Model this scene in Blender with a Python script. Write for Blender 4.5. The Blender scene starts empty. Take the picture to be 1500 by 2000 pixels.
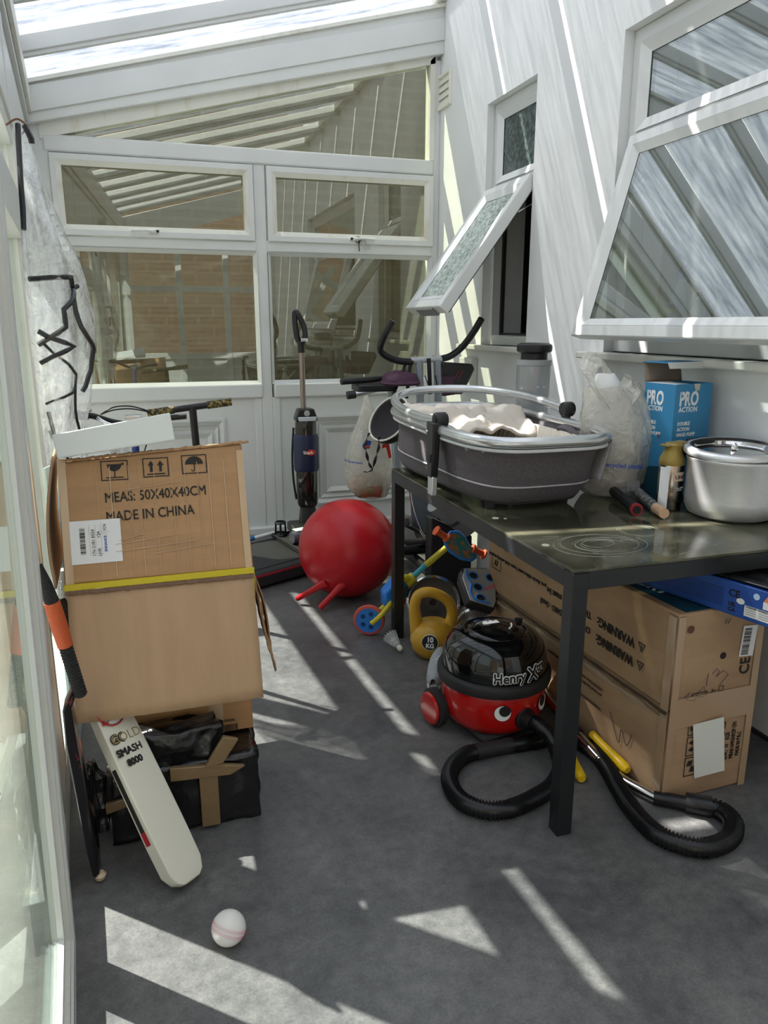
import bpy, bmesh, math, random
from mathutils import Vector, Matrix, Euler, noise
random.seed(7)
PI=math.pi
D=bpy.data; SC=bpy.context.scene; COL=SC.collection
def R(a): return math.radians(a)
# ---------------------------------------------------------------- camera
cam=D.objects.new('camera',D.cameras.new('camera')); COL.objects.link(cam)
cam.data.sensor_fit='VERTICAL'; cam.data.sensor_height=36; cam.data.lens=36*1467/2000
cam.data.clip_start=.02
cam.location=(0,0,1.37); cam.rotation_euler=(R(90-14.08),0,R(-17.85))
SC.camera=cam
# ---------------------------------------------------------------- sky, sun, exposure
W=D.worlds.new('sky'); SC.world=W; W.use_nodes=True
wn=W.node_tree; wn.nodes.clear()
o_=wn.nodes.new('ShaderNodeOutputWorld'); b_=wn.nodes.new('ShaderNodeBackground')
sk=wn.nodes.new('ShaderNodeTexSky'); sk.sky_type='HOSEK_WILKIE'; sk.turbidity=3.2; sk.ground_albedo=.35
sk.sun_direction=Vector((-.73,.67,1.19)).normalized()
mx=wn.nodes.new('ShaderNodeMix'); mx.data_type='RGBA'; mx.inputs[0].default_value=.55
mx.inputs[7].default_value=(.93,.97,1.0,1)
wn.links.new(sk.outputs[0],mx.inputs[6]); wn.links.new(mx.outputs[2],b_.inputs[0]); wn.links.new(b_.outputs[0],o_.inputs[0])
b_.inputs[1].default_value=1.7
sl=D.lights.new('sun','SUN'); sl.energy=14; sl.angle=R(.6); sl.color=(1,.965,.9)
sun=D.objects.new('sun',sl); COL.objects.link(sun)
sun.rotation_euler=Vector((.73,-.67,-1.19)).to_track_quat('-Z','Y').to_euler()
SC.view_settings.view_transform='Standard'; SC.view_settings.look='None'
SC.view_settings.exposure=0.35; SC.view_settings.gamma=1; SC.view_settings.use_curve_mapping=False
# ---------------------------------------------------------------- materials
MC={}
def M(name,col=(.8,.8,.8),rough=.5,metal=0,var=0,vs=8,bump=0,bs=60,col2=None,thr=None,coat=0,trans=0,alpha=1,ior=1.45,stretch=None,sub=0,spec=.5,lite=0,emit=0):
    if name in MC: return MC[name]
    m=D.materials.new(name); m.use_nodes=True; nt=m.node_tree; N=nt.nodes; L=nt.links
    p=N['Principled BSDF']; p.inputs['Base Color'].default_value=(*col,1)
    p.inputs['Roughness'].default_value=rough; p.inputs['Metallic'].default_value=metal
    p.inputs['Coat Weight'].default_value=coat; p.inputs['Transmission Weight'].default_value=trans
    p.inputs['Alpha'].default_value=alpha; p.inputs['IOR'].default_value=ior
    p.inputs['Specular IOR Level'].default_value=spec
    if sub: p.inputs['Subsurface Weight'].default_value=sub; p.inputs['Subsurface Radius'].default_value=(.02,.01,.01)
    if emit: p.inputs['Emission Color'].default_value=(*col,1); p.inputs['Emission Strength'].default_value=emit
    if var or bump or col2:
        tc=N.new('ShaderNodeTexCoord'); src=tc.outputs['Object']
        if stretch:
            mp=N.new('ShaderNodeMapping'); mp.inputs['Scale'].default_value=stretch; L.new(src,mp.inputs[0]); src=mp.outputs[0]
        if var or col2:
            n=N.new('ShaderNodeTexNoise'); n.inputs['Scale'].default_value=vs; n.inputs['Detail'].default_value=6; n.inputs['Roughness'].default_value=.6
            L.new(src,n.inputs['Vector'])
            r=N.new('ShaderNodeValToRGB'); e=r.color_ramp.elements
            c2=col2 or tuple(min(1,c*(1+var)) for c in col); c1=col if col2 else tuple(c*(1-var) for c in col)
            e[0].color=(*c1,1); e[1].color=(*c2,1)
            a,b=thr or (.35,.65); e[0].position=a; e[1].position=b
            L.new(n.outputs[0],r.inputs[0]); L.new(r.outputs[0],p.inputs['Base Color'])
        if bump:
            n2=N.new('ShaderNodeTexNoise'); n2.inputs['Scale'].default_value=bs; n2.inputs['Detail'].default_value=5
            L.new(src,n2.inputs['Vector']); bp=N.new('ShaderNodeBump'); bp.inputs['Strength'].default_value=bump; bp.inputs['Distance'].default_value=.01
            L.new(n2.outputs[0],bp.inputs['Height']); L.new(bp.outputs[0],p.inputs['Normal'])
    MC[name]=m; return m
def glassM(name,tint=(.85,.93,.9),refl=1.45,dirt=.06,dirtcol=(.5,.52,.42),gl=.02,boost=0,dsc=3):
    if name in MC: return MC[name]
    m=D.materials.new(name); m.use_nodes=True; nt=m.node_tree; N=nt.nodes; L=nt.links; N.clear()
    out=N.new('ShaderNodeOutputMaterial'); t=N.new('ShaderNodeBsdfTransparent'); t.inputs[0].default_value=(*tint,1)
    g=N.new('ShaderNodeBsdfGlossy'); g.inputs['Roughness'].default_value=gl; g.inputs[0].default_value=(.95,1,.97,1)
    d=N.new('ShaderNodeBsdfDiffuse'); d.inputs[0].default_value=(*dirtcol,1)
    f=N.new('ShaderNodeFresnel'); ge=N.new('ShaderNodeNewGeometry'); mi=N.new('ShaderNodeMapRange'); mi.inputs[3].default_value=refl; mi.inputs[4].default_value=1/refl
    L.new(ge.outputs['Backfacing'],mi.inputs[0]); L.new(mi.outputs[0],f.inputs[0])
    ma=N.new('ShaderNodeMath'); ma.operation='ADD'; ma.use_clamp=True; ma.inputs[1].default_value=boost; L.new(f.outputs[0],ma.inputs[0])
    n=N.new('ShaderNodeTexNoise'); n.inputs['Scale'].default_value=dsc; n.inputs['Detail'].default_value=7
    tc=N.new('ShaderNodeTexCoord'); L.new(tc.outputs['Object'],n.inputs['Vector'])
    mr=N.new('ShaderNodeMapRange'); mr.inputs[1].default_value=.35; mr.inputs[2].default_value=.75; mr.inputs[3].default_value=dirt*.4; mr.inputs[4].default_value=dirt*1.8; L.new(n.outputs[0],mr.inputs[0])
    m1=N.new('ShaderNodeMixShader'); L.new(mr.outputs[0],m1.inputs[0]); L.new(t.outputs[0],m1.inputs[1]); L.new(d.outputs[0],m1.inputs[2])
    m2=N.new('ShaderNodeMixShader'); L.new(ma.outputs[0],m2.inputs[0]); L.new(m1.outputs[0],m2.inputs[1]); L.new(g.outputs[0],m2.inputs[2])
    L.new(m2.outputs[0],out.inputs[0]); MC[name]=m; return m
def filmM(name,col=(.9,.92,.93),dif=.25,tr=.2,spec=.25,rough=.15,bump=.6,bs=30):
    """thin translucent plastic film: transparent + diffuse + translucent + glossy wrinkles"""
    if name in MC: return MC[name]
    m=D.materials.new(name); m.use_nodes=True; nt=m.node_tree; N=nt.nodes; L=nt.links; N.clear()
    out=N.new('ShaderNodeOutputMaterial'); t=N.new('ShaderNodeBsdfTransparent')
    d=N.new('ShaderNodeBsdfDiffuse'); d.inputs[0].default_value=(*col,1)
    r=N.new('ShaderNodeBsdfTranslucent'); r.inputs[0].default_value=(*col,1)
    g=N.new('ShaderNodeBsdfGlossy'); g.inputs['Roughness'].default_value=rough
    n=N.new('ShaderNodeTexNoise'); n.inputs['Scale'].default_value=bs; n.inputs['Detail'].default_value=6; n.inputs['Distortion'].default_value=1.5
    tc=N.new('ShaderNodeTexCoord'); L.new(tc.outputs['Object'],n.inputs['Vector'])
    bp=N.new('ShaderNodeBump'); bp.inputs['Strength'].default_value=bump; bp.inputs['Distance'].default_value=.02; L.new(n.outputs[0],bp.inputs['Height'])
    for s in (d,r,g): L.new(bp.outputs[0],s.inputs['Normal'])
    def mix(f,a,b):
        x=N.new('ShaderNodeMixShader'); x.inputs[0].default_value=f; L.new(a.outputs[0],x.inputs[1]); L.new(b.outputs[0],x.inputs[2]); return x
    a=mix(dif,t,d); a=mix(tr,a,r); f=N.new('ShaderNodeFresnel'); ge=N.new('ShaderNodeNewGeometry'); mi=N.new('ShaderNodeMapRange'); mi.inputs[3].default_value=1.5; mi.inputs[4].default_value=1/1.5; L.new(ge.outputs['Backfacing'],mi.inputs[0]); L.new(mi.outputs[0],f.inputs[0]); L.new(bp.outputs[0],f.inputs['Normal'])
    ma=N.new('ShaderNodeMath'); ma.operation='MULTIPLY_ADD'; ma.use_clamp=True; ma.inputs[1].default_value=1; ma.inputs[2].default_value=spec-.04; L.new(f.outputs[0],ma.inputs[0])
    x=N.new('ShaderNodeMixShader'); L.new(ma.outputs[0],x.inputs[0]); L.new(a.outputs[0],x.inputs[1]); L.new(g.outputs[0],x.inputs[2])
    L.new(x.outputs[0],out.inputs[0]); MC[name]=m; return m
upvc=M('white upvc',(.66,.675,.665),.32,var=.03,vs=3)
upvc_d=M('grubby upvc',(.70,.70,.64),.4,col2=(.52,.45,.32),vs=9,thr=(.56,.8),stretch=(1,1,.35))
paint=M('white masonry paint',(.78,.79,.785),.75,var=.025,vs=2.5,bump=.12,bs=18)
black=M('black plastic',(.012,.012,.014),.35)
blackm=M('matt black plastic',(.02,.02,.022),.6)
chrome=M('chrome',(.75,.75,.76),.18,1)
alu=M('brushed aluminium',(.72,.74,.76),.3,1)
brown=M('cardboard',(.43,.255,.13),.85,var=.07,vs=5,bump=.06,bs=90,stretch=(1,1,6))
ink=M('black ink',(.015,.014,.013),.6)
whitep=M('white print',(.85,.87,.88),.5)
# ---------------------------------------------------------------- mesh helpers
WORLD=set()
def own(o,parent):
    o.parent=parent
    if parent.name in WORLD: o.matrix_parent_inverse=Matrix.Translation(-parent.location)
def wthing(name,label,cat,loc,group=None):
    """a thing whose parts are modelled in room coordinates"""
    t=thing(name,label,cat,loc,(0,0,0),group); WORLD.add(t.name); return t
class MB:
    def __init__(s): s.v=[]; s.f=[]
    def add(s,v,f,mat=None):
        k=len(s.v); s.v+= [tuple(mat@Vector(p)) for p in v] if mat else [tuple(p) for p in v]; s.f+=[tuple(i+k for i in q) for q in f]; return s
    def box(s,a,b,mat=None):
        x0,y0,z0=a; x1,y1,z1=b
        v=[(x,y,z) for z in (z0,z1) for y in (y0,y1) for x in (x0,x1)]
        return s.add(v,[(0,2,3,1),(4,5,7,6),(0,1,5,4),(2,6,7,3),(0,4,6,2),(1,3,7,5)],mat)
    def bar(s,p,q,w,h=None,up=(0,0,1)):
        p=Vector(p);q=Vector(q);d=q-p;L=d.length;z=d.normalized();u=Vector(up)
        if abs(z.dot(u))>.98: u=Vector((0,1,0))
        x=u.cross(z).normalized();y=z.cross(x); h=h or w
        m=Matrix((x,y,z)).transposed().to_4x4(); m.translation=p
        return s.box((-w/2,-h/2,0),(w/2,h/2,L),m)
    def prism(s,pts,axis,a,b,mat=None):
        """polygon in the plane across axis, extruded a..b"""
        n=len(pts)
        def pt(u,v,w): return {0:(w,u,v),1:(u,w,v),2:(u,v,w)}[axis]
        v=[pt(u,w,a) for u,w in pts]+[pt(u,w,b) for u,w in pts]
        f=[tuple(range(n)),tuple(range(2*n-1,n-1,-1))]+[(i,i+n,(i+1)%n+n,(i+1)%n) for i in range(n)]
        return s.add(v,f,mat)
    def tube(s,path,r,n=12,caps=True,closed=False,sx=1):
        P=[Vector(p) for p in path]; m=len(P); rr=r if isinstance(r,(list,tuple)) else [r]*m
        T=[]
        for i in range(m):
            a=P[(i-1)%m] if (closed or i>0) else P[i]; b=P[(i+1)%m] if (closed or i<m-1) else P[i]
            T.append((b-a).normalized())
        u=Vector((0,0,1)) if abs(T[0].z)<.9 else Vector((1,0,0)); x=(u-T[0]*u.dot(T[0])).normalized()
        k=len(s.v)
        for i in range(m):
            x=(x-T[i]*x.dot(T[i])).normalized(); y=T[i].cross(x)
            for j in range(n):
                a=2*PI*j/n; s.v.append(tuple(P[i]+x*math.cos(a)*rr[i]*sx+y*math.sin(a)*rr[i]))
        for i in range(m if closed else m-1):
            i2=(i+1)%m
            for j in range(n):
                j2=(j+1)%n; s.f.append((k+i*n+j,k+i*n+j2,k+i2*n+j2,k+i2*n+j))
        if caps and not closed:
            s.f.append(tuple(k+j for j in range(n-1,-1,-1))); s.f.append(tuple(k+(m-1)*n+j for j in range(n)))
        return s
    def lathe(s,prof,n=32,mat=None,sx=1,sy=1,a0=0,a1=2*PI):
        full=abs(a1-a0-2*PI)<1e-6; k0=[];v=[]
        cols=n if full else n+1
        for j in range(cols):
            a=a0+(a1-a0)*j/n
            for r,z in prof: v.append((r*math.cos(a)*sx,r*math.sin(a)*sy,z))
        m=len(prof); f=[]
        for j in range(n):
            j2=(j+1)%cols
            for i in range(m-1): f.append((j*m+i,j2*m+i,j2*m+i+1,j*m+i+1))
        return s.add(v,f,mat)
    def grid(s,fn,nu,nv,closeu=False):
        k=len(s.v); cu=nu if closeu else nu+1
        for i in range(cu):
            for j in range(nv+1): s.v.append(tuple(fn(i/nu,j/nv)))
        for i in range(nu):
            i2=(i+1)%cu
            for j in range(nv): s.f.append((k+i*(nv+1)+j,k+i2*(nv+1)+j,k+i2*(nv+1)+j+1,k+i*(nv+1)+j+1))
        return s
    def build(s,name,mat,parent=None,smooth=False,bev=0,seg=2,sub=0,solid=0,label=None,fix=True,ang=40):
        me=D.meshes.new(name); me.from_pydata(s.v,[],s.f); me.update()
        if fix:
            bm=bmesh.new(); bm.from_mesh(me); bmesh.ops.remove_doubles(bm,verts=bm.verts,dist=1e-6); bmesh.ops.recalc_face_normals(bm,faces=bm.faces); bm.to_mesh(me); bm.free()
        o=D.objects.new(name,me); COL.objects.link(o)
        if mat: me.materials.append(mat)
        if parent: own(o,parent)
        if solid: md=o.modifiers.new('s','SOLIDIFY'); md.thickness=solid; md.offset=0
        if bev: md=o.modifiers.new('b','BEVEL'); md.width=bev; md.segments=seg; md.limit_method='ANGLE'; md.angle_limit=R(30)
        if sub: md=o.modifiers.new('u','SUBSURF'); md.levels=sub; md.render_levels=sub
        if smooth or bev:
            for p in me.polygons: p.use_smooth=True
            if not sub:
                try: me.set_sharp_from_angle(angle=R(ang))
                except Exception: pass
        if label: o['label']=label
        return o
def tag(o,label,cat,group=None):
    o['label']=label; o['category']=cat
    if group: o['group']=group
    return o
def empty(name,loc=(0,0,0),rot=(0,0,0),parent=None):
    o=D.objects.new(name,None); COL.objects.link(o); o.empty_display_size=.1; o.location=loc; o.rotation_euler=rot
    if parent: o.parent=parent
    return o
def thing(name,label,cat,loc=(0,0,0),rot=(0,0,0),group=None):
    return tag(empty(name,loc,rot),label,cat,group)
def setting(name,label,loc=(0,0,0),rot=(0,0,0)):
    o=empty(name,loc,rot); o['kind']='structure'; o['label']=label; return o
def smoothpath(P,n=8,closed=False):
    P=[Vector(p) for p in P]; m=len(P); out=[]
    rng=range(m if closed else m-1)
    for i in rng:
        if closed: a,b,c,d=P[(i-1)%m],P[i],P[(i+1)%m],P[(i+2)%m]
        else: a,b,c,d=P[max(i-1,0)],P[i],P[i+1],P[min(i+2,m-1)]
        for k in range(n):
            t=k/n; out.append(.5*((2*b)+(c-a)*t+(2*a-5*b+4*c-d)*t*t+(3*b-a-3*c+d)*t**3))
    if not closed: out.append(P[-1])
    return out
def textM(body,size,mat,parent,M4,name='printed_text',ext=.0006,align='LEFT',sx=1,off=0,sp=1,label=None):
    if '\n' in body:
        for i,b in enumerate(body.split('\n')): textM(b,size,mat,parent,M4@Matrix.Translation((0,-i*size*1.0,0)),name,ext,align,sx,off,sp,label)
        return None
    """flat lettering lying in local XY of M4; off thickens the strokes"""
    cu=D.curves.new(name,'FONT'); cu.body=body; cu.size=size; cu.extrude=ext; cu.align_x=align; cu.align_y='BOTTOM_BASELINE'; cu.space_character=sp; cu.space_line=.95
    cu.resolution_u=3
    t=D.objects.new(name,cu); COL.objects.link(t)
    dg=bpy.context.evaluated_depsgraph_get(); me=D.meshes.new_from_object(t.evaluated_get(dg)); me.name=name; D.objects.remove(t)
    if off:
        vs=[v.co.copy() for v in me.vertices]; fs=[tuple(p.vertices) for p in me.polygons]; V=[];Fc=[]
        for k,(dx,dy) in enumerate(((-1,0),(1,0),(0,-1),(0,1),(.7,.7),(-.7,-.7),(.7,-.7),(-.7,.7))):
            n=len(V); V+=[(v.x+dx*off,v.y+dy*off,v.z+k*2e-6) for v in vs]; Fc+=[tuple(i+n for i in f) for f in fs]
        me=D.meshes.new(name); me.from_pydata(V,[],Fc)
    o=D.objects.new(name,me); COL.objects.link(o); me.materials.clear(); me.materials.append(mat)
    own(o,parent); o.matrix_basis=M4@Matrix.Diagonal((sx,1,1,1))
    if label: o['label']=label
    return o
def basis(o,x,z):
    """matrix at o, local x dir, local z = outward normal"""
    x=Vector(x).normalized(); z=Vector(z).normalized(); y=z.cross(x); m=Matrix((x,y,z)).transposed().to_4x4(); m.translation=Vector(o); return m
def nz(p,s=1,seed=0): return noise.noise(Vector((p[0]*s+seed,p[1]*s+seed*.7,p[2]*s-seed)))

def decal(parent,M4,polys,mat,name='printed_mark',t=.0005,label=None):
    mb=MB()
    for P in polys: mb.prism(P,2,0,t)
    o=mb.build(name,mat,parent,label=label,fix=False); o.matrix_basis=M4; return o
def rect(x0,y0,x1,y1): return [(x0,y0),(x1,y0),(x1,y1),(x0,y1)]
def boxframe(w,h,t=.0025,x=0,y=0): return [rect(x,y,x+w,y+t),rect(x,y+h-t,x+w,y+h),rect(x,y+t,x+t,y+h-t),rect(x+w-t,y+t,x+w,y+h-t)]
def arc(cx,cy,r,a0,a1,n=12,sy=1): return [(cx+r*math.cos(R(a0+(a1-a0)*i/n)),cy+sy*r*math.sin(R(a0+(a1-a0)*i/n))) for i in range(n+1)]
def band(cx,cy,r0,r1,a0,a1,n=12): return [sum([[q] for q in ()],[])+[arc(cx,cy,r1,a0+(a1-a0)*i/n,a0+(a1-a0)*(i+1)/n,1)[0],arc(cx,cy,r1,a0+(a1-a0)*i/n,a0+(a1-a0)*(i+1)/n,1)[1],arc(cx,cy,r0,a0+(a1-a0)*i/n,a0+(a1-a0)*(i+1)/n,1)[1],arc(cx,cy,r0,a0+(a1-a0)*i/n,a0+(a1-a0)*(i+1)/n,1)[0]] for i in range(n)]
def icon_glass(w,h): return boxframe(w,h)+[arc(w*.5,h*.82,w*.27,180,360)]+[rect(w*.48,h*.15,w*.52,h*.5),rect(w*.18,h*.12,w*.82,h*.17),[(w*.74,h*.84),(w*.86,h*.88),(w*.82,h*.72)]]
def icon_up(w,h):
    P=boxframe(w,h)+[rect(w*.15,h*.12,w*.85,h*.18)]
    for c in (.32,.68): P+=[rect(w*(c-.05),h*.27,w*(c+.05),h*.62),[(w*(c-.13),h*.6),(w*(c+.13),h*.6),(w*c,h*.86)]]
    return P
def icon_umb(w,h): return boxframe(w,h)+[arc(w*.5,h*.5,w*.36,0,180,12,.9)]+[rect(w*.48,h*.22,w*.52,h*.5)]+band(w*.44,h*.22,w*.04,w*.08,180,360,6)
def barcode(w,h,seed=1,n=28):
    r=random.Random(seed); P=[];x=0
    while x<w:
        a=r.choice([.6,1,1.6])*w/n/1.6; P.append(rect(x,0,min(x+a,w),h)); x+=a+r.choice([.5,.9,1.5])*w/n/1.6
    return P
def ribbed(path,r,pitch=.0065,depth=.12,n=14):
    """corrugated hose along a smooth path"""
    P=[Vector(p) for p in path]; d=[0]
    for i in range(1,len(P)): d.append(d[-1]+(P[i]-P[i-1]).length)
    m=int(d[-1]/pitch)*2; pts=[];rr=[];j=0
    for k in range(m+1):
        s=d[-1]*k/m
        while j<len(P)-2 and d[j+1]<s: j+=1
        t=(s-d[j])/max(1e-9,d[j+1]-d[j]); pts.append(P[j].lerp(P[j+1],t)); rr.append(r*(1+(depth if k%2 else -depth)*.7))
    return MB().tube(pts,rr,n)
def crumpled(mb,name,mat,parent,cuts=14,amp=.012,sc=14,seed=0,smooth=True,label=None,amp2=.0):
    o=mb.build(name,mat,parent,label=label); me=o.data; bm=bmesh.new(); bm.from_mesh(me)
    bmesh.ops.subdivide_edges(bm,edges=bm.edges[:],cuts=cuts,use_grid_fill=True); bm.normal_update()
    for v in bm.verts:
        d=nz(v.co,sc,seed)*amp+nz(v.co,sc*3,seed+5)*amp*.4; v.co+=v.normal*d
    for f in bm.faces: f.smooth=smooth
    bm.to_mesh(me); bm.free(); return o
# ================================================================ THE SETTING
# ---- floor
fm=M('grey concrete look vinyl',(.055,.056,.058),.42); nt=fm.node_tree; N=nt.nodes; L=nt.links; p=N['Principled BSDF']
tc=N.new('ShaderNodeTexCoord')
def nn(sc,det=8,ro=.65,dist=0):
    n=N.new('ShaderNodeTexNoise'); n.inputs['Scale'].default_value=sc; n.inputs['Detail'].default_value=det; n.inputs['Roughness'].default_value=ro; n.inputs['Distortion'].default_value=dist; L.new(tc.outputs['Object'],n.inputs['Vector']); return n
n1=nn(2.6,9,.7,.6); n2=nn(26,6,.7); n3=nn(160,3,.7)
def ramp(src,p0,c0,p1,c1):
    r=N.new('ShaderNodeValToRGB'); e=r.color_ramp.elements; e[0].position=p0; e[0].color=(*c0,1); e[1].position=p1; e[1].color=(*c1,1); L.new(src,r.inputs[0]); return r
r1=ramp(n1.outputs[0],.35,(.086,.087,.091),.68,(.172,.171,.168))
r2=ramp(n2.outputs[0],.3,(.72,.72,.73),.72,(1.28,1.27,1.25))
r3=ramp(n3.outputs[0],.3,(.8,.8,.8),.7,(1.2,1.2,1.2))
def mul(a,b):
    x=N.new('ShaderNodeMix'); x.data_type='RGBA'; x.blend_type='MULTIPLY'; x.inputs[0].default_value=1; L.new(a,x.inputs[6]); L.new(b,x.inputs[7]); return x.outputs[2]
c=mul(mul(r1.outputs[0],r2.outputs[0]),r3.outputs[0]); L.new(c,p.inputs['Base Color'])
rr=ramp(n2.outputs[0],.3,(.36,)*3,.7,(.5,)*3); L.new(rr.outputs[0],p.inputs['Roughness'])
bp=N.new('ShaderNodeBump'); bp.inputs['Strength'].default_value=.12; bp.inputs['Distance'].default_value=.004; L.new(n3.outputs[0],bp.inputs['Height']); L.new(bp.outputs[0],p.inputs['Normal'])
def xl(y): return -.12-.0708*y
f=MB().prism([(xl(-1.3)-.06,-1.3),(1.94,-1.3),(1.94,4.9),(xl(4.9)-.06,4.9)],2,-.06,0).build('floor',fm); f['kind']='structure'; f['label']='dark grey concrete look vinyl floor'
# ---- right (house) wall with two window openings
BW=(.95,2.90,1.25,2.50); SW=(3.606,4.16,1.25,2.54)
def cells(mb,ys,zs,holes,x0,x1):
    for i in range(len(ys)-1):
        for j in range(len(zs)-1):
            cy=(ys[i]+ys[i+1])/2; cz=(zs[j]+zs[j+1])/2
            if any(h[0]<cy<h[1] and h[2]<cz<h[3] for h in holes): continue
            mb.box((x0,ys[i],zs[j]),(x1,ys[i+1],zs[j+1]))
wr=setting('wall_right','white painted house wall with two window openings',(0,0,0))
mb=MB(); cells(mb,[-1.3,BW[0],BW[1],SW[0],SW[1],5.1],[-.06,1.25,2.50,2.54,3.5],[BW,(SW[0],SW[1],1.25,2.5),(SW[0],SW[1],2.5,2.54)],1.94,2.20)
mb.build('masonry',paint,wr,fix=False)
MB().box((1.928,-1.3,0),(1.94,4.9,.012)).build('floor_seal',M('dark seal',(.03,.03,.03),.6),wr)
def sill(y0,y1,z,par): return MB().box((1.875,y0,z-.03),(2.05,y1,z)).build('window_sill',upvc_d,par,bev=.006)
wallglass=glassM('house window glass',(.65,.68,.68),1.5,.05,(.45,.5,.48),.012,.20,6)
def barframe(mb,u0,u1,z0,z1,w,d0,d1,axis=0,skip=()):
    """four mitred bars of a frame in the plane across 'axis' (0: u=y, 1: u=x), depth d0..d1"""
    o=[(u0,z0),(u1,z0),(u1,z1),(u0,z1)]; i=[(u0+w,z0+w),(u1-w,z0+w),(u1-w,z1-w),(u0+w,z1-w)]
    for k in range(4):
        if k in skip: continue
        k2=(k+1)%4; mb.prism([o[k],o[k2],i[k2],i[k]],axis,d0,d1)
    return mb
def beadframe(mb,u0,u1,z0,z1,w,d0,d1,axis=0,slope=.6):
    """bevelled glazing bead: outer edge proud d0, inner edge set back d1"""
    def pt(u,z,d): return (d,u,z) if axis==0 else (u,d,z)
    o=[(u0,z0),(u1,z0),(u1,z1),(u0,z1)]; i=[(u0+w,z0+w),(u1-w,z0+w),(u1-w,z1-w),(u0+w,z1-w)]
    v=[pt(*q,d0) for q in o]+[pt(*q,d1) for q in i]+[pt(*q,d1+(d1-d0)*.0+(.012 if d1>d0 else -.012)) for q in o]
    f=[]
    for k in range(4):
        k2=(k+1)%4; f+=[(k,k2,k2+4,k+4),(k+4,k2+4,k2+8,k+8)]
    return mb.add(v,f)
# window_1 big window of the house wall
w1=setting('window_1','large white window of the house wall with its lower sash pushed open')
y0,y1,z0,z1=BW
mb=MB(); barframe(mb,y0,y1,z0,z1,.06,1.985,2.055); mb.box((1.985,y0+.06,2.06),(2.055,y1-.06,2.125)); mb.build('window_frame',upvc,w1,bev=.005)
mb=MB(); beadframe(mb,y0+.055,y1-.055,2.12,z1-.055,.045,1.978,2.0); mb.build('glazing_bead',upvc,w1)
MB().box((2.004,y0+.09,2.15),(2.012,y1-.09,z1-.09)).build('glass_pane',wallglass,w1)
MB().box((1.985,1.35,1.3),(2.055,1.40,2.07)).build('mullion',upvc,w1,bev=.004)
sill(y0-.1,y1+.12,1.25,w1)
def sash(name,par,ya,yb,L,ang,hx,hz,glass,handle=True,w=.075):
    """top hung sash: local z down from the hinge, rotated out into the room"""
    e=empty(name,(hx,0,hz),(0,R(ang),0),par)   # local -z is the sash
    mb=MB(); barframe(mb,ya,yb,-L,0,w*.62,-.03,.03); mb.build('sash_frame',upvc,e,bev=.006)
    mb=MB(); beadframe(mb,ya+w*.58,yb-w*.58,-L+w*.58,-w*.58,w*.42,-.03,-.012); mb.build('sash_bead',upvc,e)
    mb=MB(); barframe(mb,ya+.012,yb-.012,-L+.012,-.012,.02,.03,.036); mb.build('rubber_seal',blackm,e)
    MB().box((-.010,ya+w*.9,-L+w*.9),(-.002,yb-w*.9,-w*.9)).build('glass_pane',glass,e)
    return e
s=sash('open_sash',w1,1.42,2.80,.80,15.5,1.955,2.085,wallglass)
MB().bar((2.0,2.76,1.95),(1.86,2.76,1.78),.012,.004).build('stay_arm',chrome,w1)
# window_2 small window
w2=setting('window_2','small white window of the house wall with frosted sash tilted far open')
y0,y1,z0,z1=SW
mb=MB(); barframe(mb,y0,y1,z0,z1,.055,1.985,2.055); mb.box((1.985,y0+.05,2.065),(2.055,y1-.05,2.13)); mb.build('window_frame',upvc,w2,bev=.005)
mb=MB(); beadframe(mb,y0+.05,y1-.05,2.125,z1-.05,.04,1.978,2.0); mb.build('glazing_bead',upvc,w2)
frost=glassM('frosted glass',(.25,.33,.32),1.5,.5,(.42,.50,.48),.25,.03,60)
MB().box((2.004,y0+.08,2.15),(2.012,y1-.08,z1-.08)).build('glass_pane',glassM('teal frosted glass',(.12,.17,.17),1.45,.45,(.15,.2,.2),.2,.02,40),w2)
frost2=glassM('pale frosted glass',(.35,.42,.4),1.5,.75,(.55,.63,.6),.2,.03,60)
s=sash('open_sash',w2,y0+.01,y1-.03,.80,36.5,1.955,2.08,frost2,w=.085)
MB().box((-.022,y0+.12,-.812),(.03,y1-.2,-.80)).build('lock_strip',M('dull steel',(.3,.3,.3),.4,1),s)
MB().bar((2.0,3.65,1.98),(1.78,3.65,1.86),.014,.005).build('stay_arm',chrome,w2)
sill(y0-.12,y1+.22,1.25,w2)
mb=MB(); barframe(mb,y0+.055,y1-.055,1.3,2.07,.018,2.03,2.05); mb.build('rubber_seal',blackm,w2)
# kitchen behind the wall
kd=M('kitchen interior paint',(.36,.37,.37),.8)
k=setting('wall_kitchen','grey room seen through the house windows')
mb=MB(); mb.box((4.3,-1.3,0),(4.4,5,3)); mb.box((2.2,-1.3,-.1),(4.4,5,0)); mb.box((2.2,-1.3,2.75),(4.4,5,2.85)); mb.box((2.2,-1.4,0),(4.4,-1.3,2.8)); mb.box((2.2,5,0),(4.4,5.1,2.8)); mb.box((2.2,3.1,0),(4.3,3.2,2.75))
mb.build('room_shell',kd,k)
MB().box((2.17,y0-.1,1.22),(2.42,y1+.1,1.25)).build('inner_sill',upvc,k); MB().box((2.17,.9,1.32),(2.45,2.95,1.35)).build('inner_sill',upvc,k)
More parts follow.
